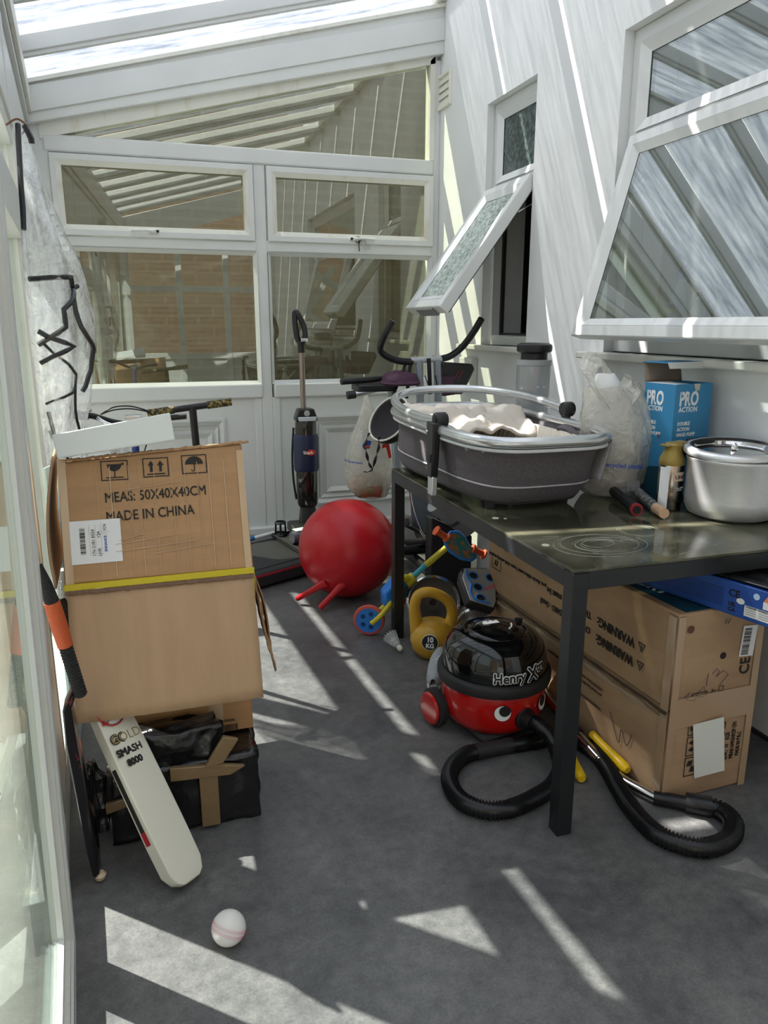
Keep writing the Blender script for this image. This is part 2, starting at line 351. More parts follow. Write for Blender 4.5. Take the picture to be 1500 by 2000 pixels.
# vent and socket plate
v=thing('wall_vent','cream louvred vent beside the back frame high on the right wall','vent',(1.94,4.78,2.77))
mb=MB(); barframe(mb,-.105,.105,-.10,.10,.018,-.018,0); mb.build('vent_frame',M('cream plastic',(.78,.77,.68),.4),v,bev=.002)
for i in range(4):
    MB().prism([(-.016,-.082+i*.041),(-.002,-.082+i*.041+.041),(0,-.082+i*.041+.041),(-.006,-.082+i*.041)],1,-.087,.087).build('louvre',MC['cream plastic'],v)
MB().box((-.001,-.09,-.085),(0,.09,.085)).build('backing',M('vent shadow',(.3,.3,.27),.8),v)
v=thing('socket_plate','white outdoor box screwed to the right wall behind the exercise bike','socket',(1.94,4.28,1.08)); MB().box((-.045,-.09,-.09),(0,.09,.09)).build('cover',upvc_d,v,bev=.006); MB().box((-.052,-.07,.0),(-.045,.0,.06)).build('socket_face',upvc,v,bev=.003)
# ---- back wall of white frames
YB=4.9
wb=setting('wall_back','white framed glazed end wall with solid lower panels')
d0,d1=YB-.035,YB+.035
mb=MB(); mb.box((-.55,d0-.004,0),(-.385,d1,2.5)); mb.build('corner_post',upvc,wb,bev=.004)
mb=MB(); mb.box((1.895,d0-.004,0),(1.94,d1,2.96)); mb.build('corner_post',upvc,wb,bev=.004)
MB().box((.742,d0,0),(.812,d1,2.30)).build('mullion',upvc,wb,bev=.004)
MB().box((-.41,d0-.012,2.293),(1.90,d1,2.383)).build('top_rail',upvc,wb,bev=.012)
MB().box((-.4,d0-.006,1.795),(.745,d1,1.862)).build('transom',upvc,wb,bev=.01)
MB().box((.81,d0-.006,1.795),(1.9,d1,1.868)).build('transom',upvc,wb,bev=.01)
MB().box((-.39,d0-.015,.905),(.752,d1,.998)).build('mid_rail',upvc,wb,bev=.012)
MB().box((.822,d0-.015,.905),(1.9,d1,.998)).build('mid_rail',upvc,wb,bev=.012)
MB().box((-.39,d0+.01,0),(1.9,d1-.02,.91)).build('lower_panel',upvc,wb)
MB().box((-.5,d0-.03,0),(1.94,d1,.055)).build('bottom_rail',upvc,wb,bev=.01)
for a,b in ((-.385,.742),(.812,1.895)):
    mb=MB(); mb.box((a,d0-.002,0),(a+.045,d1,.91)); mb.box((b-.045,d0-.002,0),(b,d1,.91)); mb.build('panel_stile',upvc,wb,bev=.004)
for a,b in ((-.2,.49),(1.08,1.78)):      # raised panel mouldings
    mb=MB(); beadframe(mb,a,b,.19,.77,.03,d0-.012,d0+.008,1); beadframe(mb,a+.035,b-.035,.225,.735,.02,d0-.004,d0+.008,1); beadframe(mb,a+.075,b-.075,.265,.695,.03,d0-.010,d0+.008,1)
    barframe(mb,a-.012,b+.012,.178,.782,.014,d0-.008,d0+.01,1); mb.build('panel_moulding',upvc,wb)
bg=glassM('grimy end wall glass',(.72,.74,.64),1.5,.10,(.24,.24,.17),.006,.09,5)
def topsash(par,a,b,nm):
    w=setting(nm,'top hung white sash in the end wall, '+('left half' if a<0 else 'right half'))
    mb=MB(); barframe(mb,a,b,1.858,2.288,.035,d0-.022,d0+.02,1); mb.build('sash_frame',upvc,w,bev=.004)
    mb=MB(); beadframe(mb,a+.032,b-.032,1.89,2.256,.028,d0-.022,d0-.004,1); mb.build('glazing_bead',upvc_d,w)
    MB().box((a+.05,YB-.012,1.91),(b-.05,YB-.006,2.24)).build('glass_pane',bg,w)
    return w
w3=topsash(wb,-.385,.738,'window_3'); w4=topsash(wb,.818,1.898,'window_4')
def handle(par,x,z,key):
    s=1 if not key else -1
    h=empty('window_handle',(x,d0-.022,z),(0,0,0),par)
    MB().box((-.03,-.012,-.012),(.03,0,.012)).build('handle_base',upvc,h,bev=.004)
    MB().tube([(-.0*s,-.02,0),(-.05*s,-.024,.002),(-.13*s,-.02,-.001)],[.008,.006,.009],8).build('handle_lever',upvc,h,smooth=True)
    MB().lathe([(0,.004),(.008,.004),(.008,-.004),(0,-.004)],12,Matrix.Translation((.018*s,-.014,0))@Matrix.Rotation(PI/2,4,'X')).build('lock_button',black,h)
handle(w3,.15,1.892,False); handle(w4,1.36,1.888,True)
for nm,a,b,zb,zt in (('window_5',-.39,.745,.995,1.797),('window_6',.812,1.895,.995,1.797)):
    w=setting(nm,'fixed lower pane of the end wall, '+('left half' if a<0 else 'right half'))
    mb=MB(); beadframe(mb,a,b,zb,zt,.022,d0-.01,d0+.02,1); mb.build('glazing_bead',upvc,w)
    MB().box((a+.015,YB-.012,zb+.012),(b-.01,YB-.006,zt-.01)).build('glass_pane',bg,w)
w7=setting('window_7','sloping gable pane above the end wall sashes')
MB().prism([(-.40,2.375),(1.90,2.375),(1.90,2.935),(-.40,2.395)],1,YB-.012,YB-.006).build('glass_pane',bg,w7)
mb=MB()
def slz(x,z0,s=.2425): return z0+s*(x+.46)
mb.prism([(-.42,slz(-.42,2.345)),(-.42,slz(-.42,2.42)),(1.9,slz(1.9,2.42)),(1.9,slz(1.9,2.365))],1,d0-.01,d1); mb.prism([(1.868,2.38),(1.9,2.38),(1.9,2.98),(1.868,2.95)],1,d0-.01,d1)
mb.build('gable_bead',upvc_d,w7)
# gable beam
mb=MB(); mb.prism([(-.55,2.40),(-.55,2.60),(1.94,3.25),(1.94,2.985)],1,d0-.05,d1+.02); mb.build('gable_beam',upvc,wb,bev=.004)
mb=MB(); mb.prism([(-.55,slz(-.55,2.47)),(-.55,slz(-.55,2.6)),(1.94,slz(1.94,2.60)),(1.94,slz(1.94,2.475))],1,d0-.062,d0-.048); mb.build('beam_cladding',upvc,wb,bev=.003)
mb=MB(); mb.prism([(-.55,2.585),(-.55,2.605),(1.94,3.255),(1.94,3.235)],1,d0-.075,d0+.02); mb.build('sealant_strip',upvc_d,wb)
# ---- ceiling: lean-to roof
RZ,RS=2.66,.2625
def rz(x): return RZ+RS*(x+.46)
ce=setting('ceiling','lean-to roof of white rafters and clear corrugated sheets')
def roofM():
    m=D.materials.new('polycarbonate sheet'); m.use_nodes=True; nt=m.node_tree; N=nt.nodes; L=nt.links; N.clear()
    out=N.new('ShaderNodeOutputMaterial'); t=N.new('ShaderNodeBsdfTransparent'); t.inputs[0].default_value=(.93,.96,1,1)
    r=N.new('ShaderNodeBsdfTranslucent'); r.inputs[0].default_value=(.36,.39,.44,1); g=N.new('ShaderNodeBsdfGlossy'); g.inputs['Roughness'].default_value=.2
    tc=N.new('ShaderNodeTexCoord'); mp=N.new('ShaderNodeMapping'); mp.inputs['Scale'].default_value=(1.2,9,1); L.new(tc.outputs['Object'],mp.inputs[0])
    n=N.new('ShaderNodeTexNoise'); n.inputs['Scale'].default_value=5; n.inputs['Detail'].default_value=8; L.new(mp.outputs[0],n.inputs['Vector'])
    mr=N.new('ShaderNodeMapRange'); mr.inputs[1].default_value=.35; mr.inputs[2].default_value=.7; mr.inputs[3].default_value=.90; mr.inputs[4].default_value=.985; L.new(n.outputs[0],mr.inputs[0])
    a=N.new('ShaderNodeMixShader'); L.new(mr.outputs[0],a.inputs[0]); L.new(t.outputs[0],a.inputs[1]); L.new(r.outputs[0],a.inputs[2])
    mp2=N.new('ShaderNodeMapping'); mp2.inputs['Scale'].default_value=(.9,7,1); L.new(tc.outputs['Object'],mp2.inputs[0])
    n2=N.new('ShaderNodeTexNoise'); n2.inputs['Scale'].default_value=3; n2.inputs['Detail'].default_value=9; n2.inputs['Roughness'].default_value=.7; L.new(mp2.outputs[0],n2.inputs['Vector'])
    rp=N.new('ShaderNodeValToRGB'); e=rp.color_ramp.elements; e[0].position=.34; e[0].color=(.07,.085,.11,1); e[1].position=.66; e[1].color=(.27,.29,.33,1); L.new(n2.outputs[0],rp.inputs[0]); L.new(rp.outputs[0],r.inputs[0])
    b=N.new('ShaderNodeMixShader'); b.inputs[0].default_value=.07; L.new(a.outputs[0],b.inputs[1]); L.new(g.outputs[0],b.inputs[2]); L.new(b.outputs[0],out.inputs[0]); return m
rm=roofM()
raft=[4.37,3.72,3.07,2.42,1.77,1.12,.47,-.18,-.83]
edges=[4.87]+raft+[-1.25]
for i in range(len(edges)-1):
    ya=edges[i+1]+(.050 if i<len(edges)-2 else 0); yb=edges[i]-(.050 if i else -.06)
    # corrugated ribs run up the slope
    n=max(2,int((yb-ya)/.025)); mb=MB()
    mb.grid(lambda u,v: (lambda x,y:(x,y,rz(x)+.035+.006*math.sin(y*2*PI/.075)))(-.63+2.57*v,ya+(yb-ya)*u),n,1)
    mb.build('roof_sheet',rm,ce,smooth=True,fix=False,ang=180)
for y in raft:
    mb=MB(); mb.prism([(-.50,rz(-.5)-.045),(-.50,rz(-.5)+.03),(1.94,rz(1.94)+.03),(1.94,rz(1.94)-.045)],1,y-.026,y+.026)
    mb.prism([(-.46,rz(-.46)-.065),(-.46,rz(-.46)-.04),(1.94,rz(1.94)-.04),(1.94,rz(1.94)-.065)],1,y-.014,y+.014); mb.build('rafter',upvc,ce,bev=.004)
MB().box((1.88,-1.3,rz(1.94)-.03),(1.94,4.9,rz(1.94)+.1)).build('wall_plate',upvc_d,ce,bev=.004)
# ---- left wall of white frames (local y runs along it)
wl=setting('wall_left','white framed glazed side wall with an opened door leaf',(-.12,0,0),(0,0,math.atan(.0708)))
lg=glassM('side wall glass',(.95,.975,.96),1.5,.05,(.62,.66,.6),.01,.02,4)
mb=MB(); mb.box((-.10,-1.4,2.43),(.0,4.93,2.70)); mb.build('eaves_beam',upvc,wl,bev=.006)
MB().box((-.0,-1.4,2.47),(.018,4.93,2.60)).build('beam_cladding',upvc_d,wl,bev=.003)
MB().box((-.08,-1.4,1.985),(-.02,3.22,2.43)).build('header_panel',upvc,wl,bev=.004); MB().box((-.08,3.22,2.04),(-.02,4.93,2.43)).build('header_panel',upvc,wl,bev=.004)
MB().box((-.085,1.82,0),(-.015,2.12,2.43)).build('wide_pier',upvc,wl,bev=.004)
MB().box((-.30,-1.4,2.60),(-.10,4.93,2.70)).build('gutter',upvc,wl,bev=.01)
posts=[-1.35,.3,3.22,4.88]
for y in posts: MB().box((-.085,y-.045,0),(-.015,y+.045,2.43)).build('post',upvc,wl,bev=.004)
MB().box((-.085,-1.4,0),(-.015,.3,.14)).build('bottom_rail',upvc,wl,bev=.004)
MB().box((-.085,1.56,0),(-.015,4.9,.14)).build('bottom_rail',upvc,wl,bev=.004)
MB().box((-.085,3.22,1.70),(-.015,4.9,1.87)).build('transom',upvc,wl,bev=.004)
MB().box((-.085,2.12,1.67),(-.015,3.22,1.82)).build('transom',upvc,wl,bev=.004)
for a,b in ((-1.31,.26),(1.565,1.815),(2.125,3.175),(3.265,4.835)):
    MB().box((-.053,a,.13),(-.047,b,2.05)).build('glass_pane',lg,wl)
    mb=MB(); beadframe(mb,a-.004,b+.004,.13,2.045,.015,-.012,-.04,0); mb.build('glazing_bead',upvc_d,wl)
# near door leaf (door_1)
dr=setting('door_1','white framed glass door leaf at the left edge of the picture',(0,0,0)); dr.parent=wl; dr.rotation_euler=(0,R(1.0),0)
mb=MB(); barframe(mb,.30,1.555,.02,2.36,.05,-.035,.0); mb.build('door_frame',upvc,dr,bev=.005)
mb=MB(); barframe(mb,.335,1.52,.055,2.325,.032,-.03,-.006); mb.build('weathered_gasket',upvc_d,dr,bev=.003)
mb=MB(); barframe(mb,.36,1.495,.08,2.30,.04,-.035,-.016); mb.build('glazing_bead',upvc,dr,bev=.004)
MB().box((-.028,.38,.10),(-.022,1.46,2.27)).build('glass_pane',glassM('door glass',(.92,.96,.94),1.5,.08,(.55,.60,.52),.008,.05,3),dr)
# ---- wall behind the camera and the outside
wf=setting('wall_front','white framed glazed wall behind the camera')
mb=MB()
for x in (-.06,.62,1.26,1.9): mb.box((x-.04,-1.36,0),(x+.04,-1.29,2.6))
for z in (.03,.93,1.83,2.38): mb.box((-.1,-1.355,z-.04),(1.94,-1.295,z+.04))
mb.prism([(-.1,2.36),(-.1,2.72),(1.94,3.25),(1.94,2.95)],1,-1.36,-1.29); mb.build('frame_bars',upvc,wf,bev=.004)
MB().box((-.05,-1.335,.03),(1.9,-1.315,.93)).build('lower_panel',upvc,wf)
MB().box((-.05,-1.328,.97),(1.9,-1.322,2.36)).build('glass_pane',lg,wf)
def brickM(name,c1,c2,mort,sc):
    m=D.materials.new(name); m.use_nodes=True; nt=m.node_tree; N=nt.nodes; L=nt.links; p=N['Principled BSDF']; p.inputs['Roughness'].default_value=.9
    tc=N.new('ShaderNodeTexCoord'); mp=N.new('ShaderNodeMapping'); mp.inputs['Rotation'].default_value=(PI/2,0,0); L.new(tc.outputs['Object'],mp.inputs[0])
    b=N.new('ShaderNodeTexBrick'); b.inputs['Color1'].default_value=(*c1,1); b.inputs['Color2'].default_value=(*c2,1); b.inputs['Mortar'].default_value=(*mort,1)
    b.inputs['Scale'].default_value=sc; b.inputs['Mortar Size'].default_value=.012; b.inputs['Brick Width'].default_value=.225; b.inputs['Row Height'].default_value=.075
    L.new(mp.outputs[0],b.inputs[0]); L.new(b.outputs[0],p.inputs['Base Color']); return m
bk=brickM('brown brick',(.15,.08,.05),(.19,.105,.07),(.20,.14,.10),1)
b=MB().box((-3,-3.4,-.2),(3.2,-3.2,4.6)).build('wall_brick',bk); b['kind']='structure'; b['label']='brown brick wall beyond the wall behind the camera'
b=MB().prism([(-1.6,-.2),(4.4,-.2),(4.4,4.08),(-1.6,2.51)],1,5.9,6.1).build('wall_neighbour',brickM('dull brick',(.12,.085,.06),(.15,.11,.08),(.17,.145,.11),1)); b['kind']='structure'; b['label']='dim brick wall beyond the end wall'
g=MB().box((-9,-6,-.30),(5,12,-.08)).build('ground',M('paved yard',(.38,.37,.34),.9,var=.15,vs=2)); g['kind']='structure'; g['label']='pale paved yard outside'
fe=setting('wall_fence','pale timber fence across the yard',(-3.2,0,0))
for i in range(60):
    MB().box((0,-4+i*.2,-.1),(.02,-4+i*.2+.185,1.75)).build('fence_board',M('weathered timber',(.55,.50,.40),.9,var=.12,vs=4,stretch=(1,1,.2)),fe)
# ================================================================ LEFT STACK OF BOXES
shiny=M('clear parcel tape',(.56,.40,.25),.12,coat=.6)
ytape=M('yellow tape',(.62,.50,.02),.35)
# bottom parcel
wrap=M('black parcel wrap',(.009,.009,.010),.2,bump=.9,bs=22,coat=.4)
t=wthing('wrapped_parcel','black plastic wrapped parcel with brown tape at the bottom of the left box stack','parcel',(.04,2.1,0))
mb=MB().prism([(-.16,1.885),(.238,1.90),(.262,2.30),(-.15,2.30)],2,.004,.205)
crumpled(mb,'plastic_wrap',wrap,t,16,.009,16,3)
crumpled(MB().prism([(-.13,1.915),(.05,1.90),(.15,1.91),(.13,1.99),(-.12,1.99)],2,.195,.30),'bunched_wrap',wrap,t,10,.022,14,9)
tp=M('brown packing tape',(.22,.145,.07),.22,coat=.5,bump=.3,bs=30)
MB().box((.075,1.874,.015),(.125,1.885,.205)).build('tape_strip',tp,t,bev=.002)
MB().prism([(.0,.175),(.16,.165),(.20,.185),(.14,.20),(.0,.215)],1,1.870,1.884).build('tape_strip',tp,t,bev=.002)
MB().prism([(.09,.20),(.14,.205),(.185,.27),(.145,.285)],1,1.868,1.882).build('tape_strip',tp,t,bev=.002)
MB().prism([(-.168,.11),(-.10,.125),(-.10,.15),(-.168,.14)],1,1.872,1.884).build('tape_strip',tp,t,bev=.002)
# middle box
t=wthing('cardboard_box','orange brown cardboard box squeezed between wrapped parcel and upper box, partly under the flap','box',(.08,2.2,.21))
brown2=M('orange cardboard',(.47,.26,.12),.8,var=.06,vs=5,bump=.05,bs=90,stretch=(1,1,6))
MB().box((-.12,2.02,.212),(.245,2.40,.70)).build('box_body',brown2,t,bev=.004)
MB().box((.12,2.0185,.212),(.16,2.0202,.70)).build('tape_strip',shiny,t)
F=basis((-.12,2.0185,.21),(1,0,0),(0,-1,0))
textM('M_BILE',.030,ink,t,F@Matrix.Translation((.255,.105,0)),off=.0012)
textM('0054242',.011,ink,t,F@Matrix.Translation((.275,.035,0)))
decal(t,F@Matrix.Translation((.27,.006,0)),barcode(.05,.02,4),ink,'barcode')
textM('KEEP UPRIGHT\nAWAY FROM MOISTURE',.008,ink,t,F@Matrix.Translation((.10,.12,0)))
# upper box 50x40x40 (worn, leaning back)
t=wthing('cardboard_box','large worn cardboard box printed MEAS 50X40X40CM on top of the left stack','box',(.02,2.2,.71))
A=[(-.221,1.98,.720),(.261,1.9794,.718),(.256,2.079,1.050),(-.218,2.0706,1.022)]
B=[(-.21,2.38,.70),(.262,2.38,.70),(.25,2.45,.985),(-.20,2.45,.965)]
v=A+B; mb=MB().add(v,[(0,1,2,3),(5,4,7,6),(4,0,3,7),(1,5,6,2),(3,2,6,7),(0,4,5,1)]); mb.build('box_body',brown,t,bev=.006)
n=(Vector(A[1])-Vector(A[0])).cross(Vector(A[3])-Vector(A[0])).normalized()
F=basis(Vector(A[0])+n*.0012,(1,0,0),n)
def on(u,v): return F@Matrix.Translation((u,v,0))
decal(t,on(.108,.262),icon_glass(.068,.052),ink,'fragile_icon'); decal(t,on(.213,.265),icon_up(.066,.051),ink,'this_way_up_icon'); decal(t,on(.313,.268),icon_umb(.066,.051),ink,'keep_dry_icon')
textM('MEAS: 50X40X40CM',.037,ink,t,on(.112,.205)@Matrix.Rotation(R(1),4,'Z'),sx=.80,off=.0004)
textM('MADE IN CHINA',.037,ink,t,on(.112,.155)@Matrix.Rotation(R(1),4,'Z'),sx=.82,off=.0004)
MB().box((0,0,0),(.124,.112,.0012)).build('shipping_label',M('label paper',(.78,.79,.80),.5),t,bev=.0004).matrix_basis=on(.022,.05)
lab=lambda x,y: on(.022+x,.05+y)@Matrix.Translation((0,0,.0013))@Matrix.Rotation(PI/2,4,'Z')
decal(t,lab(.036,.025),barcode(.068,.013,3),ink,'barcode')
textM('176-2181 8554',.0115,ink,t,lab(.059,.018)); textM('LHR        124',.0115,ink,t,lab(.073,.018)); textM('ENHANCE',.009,M('blue ink',(.03,.09,.40),.5),t,lab(.088,.028),off=.0003); textM('ICN',.010,ink,t,lab(.088,.083))
decal(t,on(.022,.05)@Matrix.Translation((0,0,.0013)),[rect(.046,.02,.0465,.1),rect(.061,.02,.0615,.1),rect(.075,.02,.0755,.1),rect(.061,.075,.09,.0755),rect(.075,.08,.095,.0805)],M('grey ink',(.3,.3,.3),.6),'label_lines')
for u,w in ((.004,.02),(.46,.018)): MB().box((u,.0,0),(u+w,.325,.0006)).build('tape_strip',shiny,t).matrix_basis=F
mb=MB()
for i in range(10):
    u=.1+.036*i+random.uniform(-.008,.008); mb.bar((u,.01,.0004),(u+random.uniform(-.003,.003),.30,.0004),random.choice([.0012,.0022]),.0012)
for v0,u0,u1 in ((.075,.13,.34),(.094,.13,.28),(.062,.22,.38),(.103,.14,.2),(.235,.16,.30)): mb.bar((u0,v0,.0008),(u1,v0+.014,.0008),.0016,.002)
mb.build('film_crease',M('film crease',(.56,.40,.26),.12,coat=1),t,label='pale creases in the clear parcel tape').matrix_basis=F
MB().box((-.222,1.972,.706),(.262,1.981,.722)).build('yellow_tape',ytape,t,bev=.001,label='yellow tape along the lower edge')
MB().box((.246,1.976,.64),(.262,1.9795,.71)).build('yellow_tape',ytape,t,label='yellow tape along the lower edge')
# flaps
mb=MB(); mb.grid(lambda u,v:(-.216+.474*u+(.0)*v, 1.976-.105*v-.008*math.sin(v*PI), .706-.322*v+.004*nz((u*9,v,0),1)+.012*(u-.0)*(v)*0),20,10); mb.build('lower_flap',M('plain cardboard',(.45,.295,.175),.85,var=.05,vs=4,bump=.05,bs=80,stretch=(6,1,1)),t,smooth=True,solid=.004,label='plain cardboard flap hanging down in front')
mb=MB(); mb.grid(lambda u,v:(.262+.03*v+.02*v*v+.006*nz((u*5,v*6,0),1)*(1+u), 1.985+.25*u-.05*v*u, .70-.30*v*(1-.35*u)+.012*nz((u*12,v*3,1),1)),8,14); mb.build('torn_side_flap',brown,t,smooth=True,solid=.005,label='torn flap hanging at the right side')
mb=MB(); mb.grid(lambda u,v:(.266+.070*v+.01*math.sin(v*5), 2.07+.10*u*(1-.75*v), .69-.33*v+.01*nz((u*8,v*4,1),1)),6,14); mb.build('torn_side_flap',brown,t,smooth=True,solid=.004,label='torn flap hanging at the right side')
mb=MB(); mb.grid(lambda u,v:(-.223-.028*math.sin(v*PI*.75)-.004*u, 2.03+.30*u-.04*v, 1.04-.33*v+.008*nz((u*8,v*9,4),1)+.02*u),8,14); mb.build('left_flap',M('plain cardboard'),t,smooth=True,solid=.005,label='cream inner side flap standing out at the left')
mb=MB()
for i in range(26):
    x=-.2+.455*i/25; mb.bar((x,2.078,1.022+.028*(x+.22)/.48+.002),(x+.02,2.076+.004*random.random(),1.024+.028*(x+.22)/.48+.006*random.random()),.012,.006)
mb.build('crumpled_edge',brown,t,bev=.001)
mb=MB(); mb.grid(lambda u,v:(-.22+.48*u,1.972-.006*v+.003*nz((u*30,v,0),1),.705-.008*v+.004*nz((u*40,v,3),1)),60,2); mb.build('torn_flute_edge',M('dark flute',(.18,.11,.07),.9),t,solid=.002)
# white tray on top
t=wthing('white_tray','shallow white tray lid tilted on top of the upper cardboard box','tray',(-.07,2.15,1.045))
tw=M('white card',(.76,.80,.79),.45)
A=[(-.211,2.03,1.039),(.079,2.03,1.073),(.070,2.035,1.146),(-.219,2.035,1.100)]; B=[(-.205,2.25,1.035),(.075,2.25,1.062),(.068,2.245,1.09),(-.21,2.245,1.062)]
MB().add(A+B,[(0,1,2,3),(5,4,7,6),(4,0,3,7),(1,5,6,2),(3,2,6,7),(0,4,5,1)]).build('tray_shell',tw,t,bev=.003)
MB().prism([(-.205,1.043),(.075,1.076),(.075,1.079),(-.205,1.046)],1,2.0285,2.0305).build('tray_rim',tw,t)
# ---- white cricket bat
cream=M('cream bat wood',(.72,.70,.60),.4,col2=(.60,.55,.42),vs=7,thr=(.6,.85),bump=.04)
tip=Vector((.033,1.676,0.0)); dirv=Vector((-.300,.45,.66)).normalized()
t=wthing('cricket_bat','cream white cricket bat lettered GOLD SMASH 8000 leaning on the box stack','bat',tip)
side=Vector((.72,.62,-.08)); side=(side-dirv*side.dot(dirv)).normalized(); nrm=side.cross(dirv).normalized()
if nrm.y>0: nrm=-nrm
side=dirv.cross(nrm).normalized()   # side x dirv = nrm
BM=Matrix((side,dirv,nrm)).transposed().to_4x4(); BM.translation=tip+nrm*.0+Vector((0,-.012,.024))
mb=MB(); secs=[]
for s,w,th,sp in ((0,.026,.012,.012),(.012,.042,.020,.02),(.04,.052,.026,.030),(.12,.054,.026,.040),(.28,.054,.024,.040),(.42,.053,.022,.030),(.50,.050,.020,.024),(.53,.035,.018,.020),(.55,.017,.017,.017)):
    secs.append([(-w,s,th*.15),(-w,s,-th*1.45),(0,s,-sp*1.2-.008),(w,s,-th*1.45),(w,s,th*.15),(0,s,th*.3)])
k=0; vv=[q for s in secs for q in s]; ff=[]
for i in range(len(secs)-1):
    for j in range(6): j2=(j+1)%6; ff.append((i*6+j,i*6+j2,(i+1)*6+j2,(i+1)*6+j))
ff+=[tuple(range(6)),tuple(range((len(secs)-1)*6+5,(len(secs)-1)*6-1,-1))]
mb.add(vv,ff); o=mb.build('blade',cream,t,bev=.003,ang=50); o.matrix_basis=BM
o=MB().tube([(0,.54,0),(0,.80,0)],.0165,14).build('handle',M('rubber grip',(.05,.05,.05),.7,bump=.5,bs=200),t,smooth=True); o.matrix_basis=BM
red=M('red print',(.42,.02,.03),.45); gold=M('gold print',(.33,.25,.10),.45)
def batT(x,y): return BM@Matrix.Translation((x,y,.0098))
textM('GOLD',.034,ink,t,batT(-.046,.385)@Matrix.Rotation(R(5),4,'Y')@Matrix.Translation((0,0,-.0006)),off=.0022); textM('GOLD',.034,gold,t,batT(-.046,.385)@Matrix.Rotation(R(4),4,'Y'))
textM('SMASH',.026,ink,t,batT(-.047,.350)@Matrix.Rotation(R(4),4,'Y'),off=.0012); textM('8000',.024,ink,t,batT(-.030,.320)@Matrix.Rotation(R(4),4,'Y'),off=.0012)
P=[band(0,.470,.022,.034,150,390,14),band(0,.470,.037,.041,150,390,14)]
decal(t,batT(-.012,.0),P[0],whitep,'curl_emblem'); decal(t,batT(-.012,.0),P[1]+band(0,.470,.017,.021,150,390,14),red,'curl_emblem'); decal(t,batT(0,0),[[(-.05,.44),(-.03,.44),(.0,.52),(-.01,.53)],[(.012,.45),(.03,.44),(.045,.52),(.03,.53)]],red,'curl_emblem')
sideM=BM@Matrix(((0,0,-1,-.0545),(0,1,0,0),(1,0,0,-.019),(0,0,0,1)))
decal(t,sideM@Matrix.Translation((0,0,.0004)),[rect(-.008,.16,.008,.33)],ink,'edge_sticker'); decal(t,sideM@Matrix.Translation((0,0,.0005)),[rect(-.009,.125,.009,.16)],red,'edge_sticker',label='red end of the edge sticker')
MB().box((-.014,-.002,-.016),(.014,.006,-.006)).build('toe_wear',M('bare wood',(.45,.32,.16),.8),t).matrix_basis=BM
# ---- dark bat with orange grip
t=wthing('dark_bat','black and red patterned bat with orange banded grip standing against the left wall','bat',(-.200,1.78,0))
db=M('dark patterned bat',(.008,.006,.008),.18,col2=(.16,.02,.03),vs=9,thr=(.60,.63),coat=.6,stretch=(2,2,1))
pth=[(-.196,1.770,.012),(-.197,1.774,.03),(-.203,1.785,.10),(-.212,1.79,.25),(-.222,1.79,.40),(-.222,1.778,.49),(-.200,1.766,.54)]
mb=MB(); secs=[]
for i,(p,w,th) in enumerate(zip(pth,(.015,.030,.042,.046,.046,.038,.016),(.010,.014,.020,.022,.020,.016,.014))):
    x,y,z=p; secs.append([(x-th*.4,y-w,z),(x+th*.7,y-w*.7,z),(x+th,y,z),(x+th*.7,y+w*.7,z),(x-th*.4,y+w,z)])
vv=[q for s in secs for q in s]; ff=[]
for i in range(len(secs)-1):
    for j in range(5): j2=(j+1)%5; ff.append((i*5+j,i*5+j2,(i+1)*5+j2,(i+1)*5+j))
ff+=[(0,1,2,3,4),tuple(range((len(secs)-1)*5+4,(len(secs)-1)*5-1,-1))]
MB().add(vv,ff).build('blade',db,t,bev=.004,ang=60)
MB().lathe([(0,-.012),(.012,-.009),(.016,.002),(.010,.01),(0,.012)],14,Matrix.Translation((-.188,1.765,.014))).build('toe_guard',M('cream toe',(.62,.50,.34),.5),t,smooth=True)
h0,h1=Vector((-.186,1.755,.52)),Vector((-.234,1.70,.868)); hh=lambda s: h0.lerp(h1,s)
grip=M('black grip tape',(.012,.012,.013),.75,bump=.6,bs=120); org=M('orange grip',(.50,.09,.025),.6,bump=.3,bs=120)
mb=MB(); n=34; mb.tube([hh(i/n*.42) for i in range(n+1)],[.013+(.003 if i%2 else 0) for i in range(n+1)],12); mb.build('grip',grip,t,smooth=True)
MB().tube([hh(.40),hh(.60),hh(.73)],[.0175,.0185,.0175],14).build('grip_band',org,t,smooth=True,label='orange band of the grip')
MB().tube([hh(.72),hh(.85),hh(1.0)],[.0165,.013,.004],14).build('grip_end',grip,t,smooth=True)
# ---- foil / crumpled wrap
t=wthing('crumpled_wrap','crumpled shiny black plastic wrapping on the floor left of the wrapped parcel','wrapping',(-.19,2.0,0))
foil=M('shiny black film',(.045,.045,.05),.1,metal=.6,bump=1,bs=16)
mb=MB(); mb.lathe([(0,.0),(.032,.004),(.036,.08),(.030,.16),(.012,.20),(0,.2)],20,Matrix.Translation((-.206,1.99,0)))
crumpled(mb,'film',foil,t,1,.028,26,2,smooth=False)
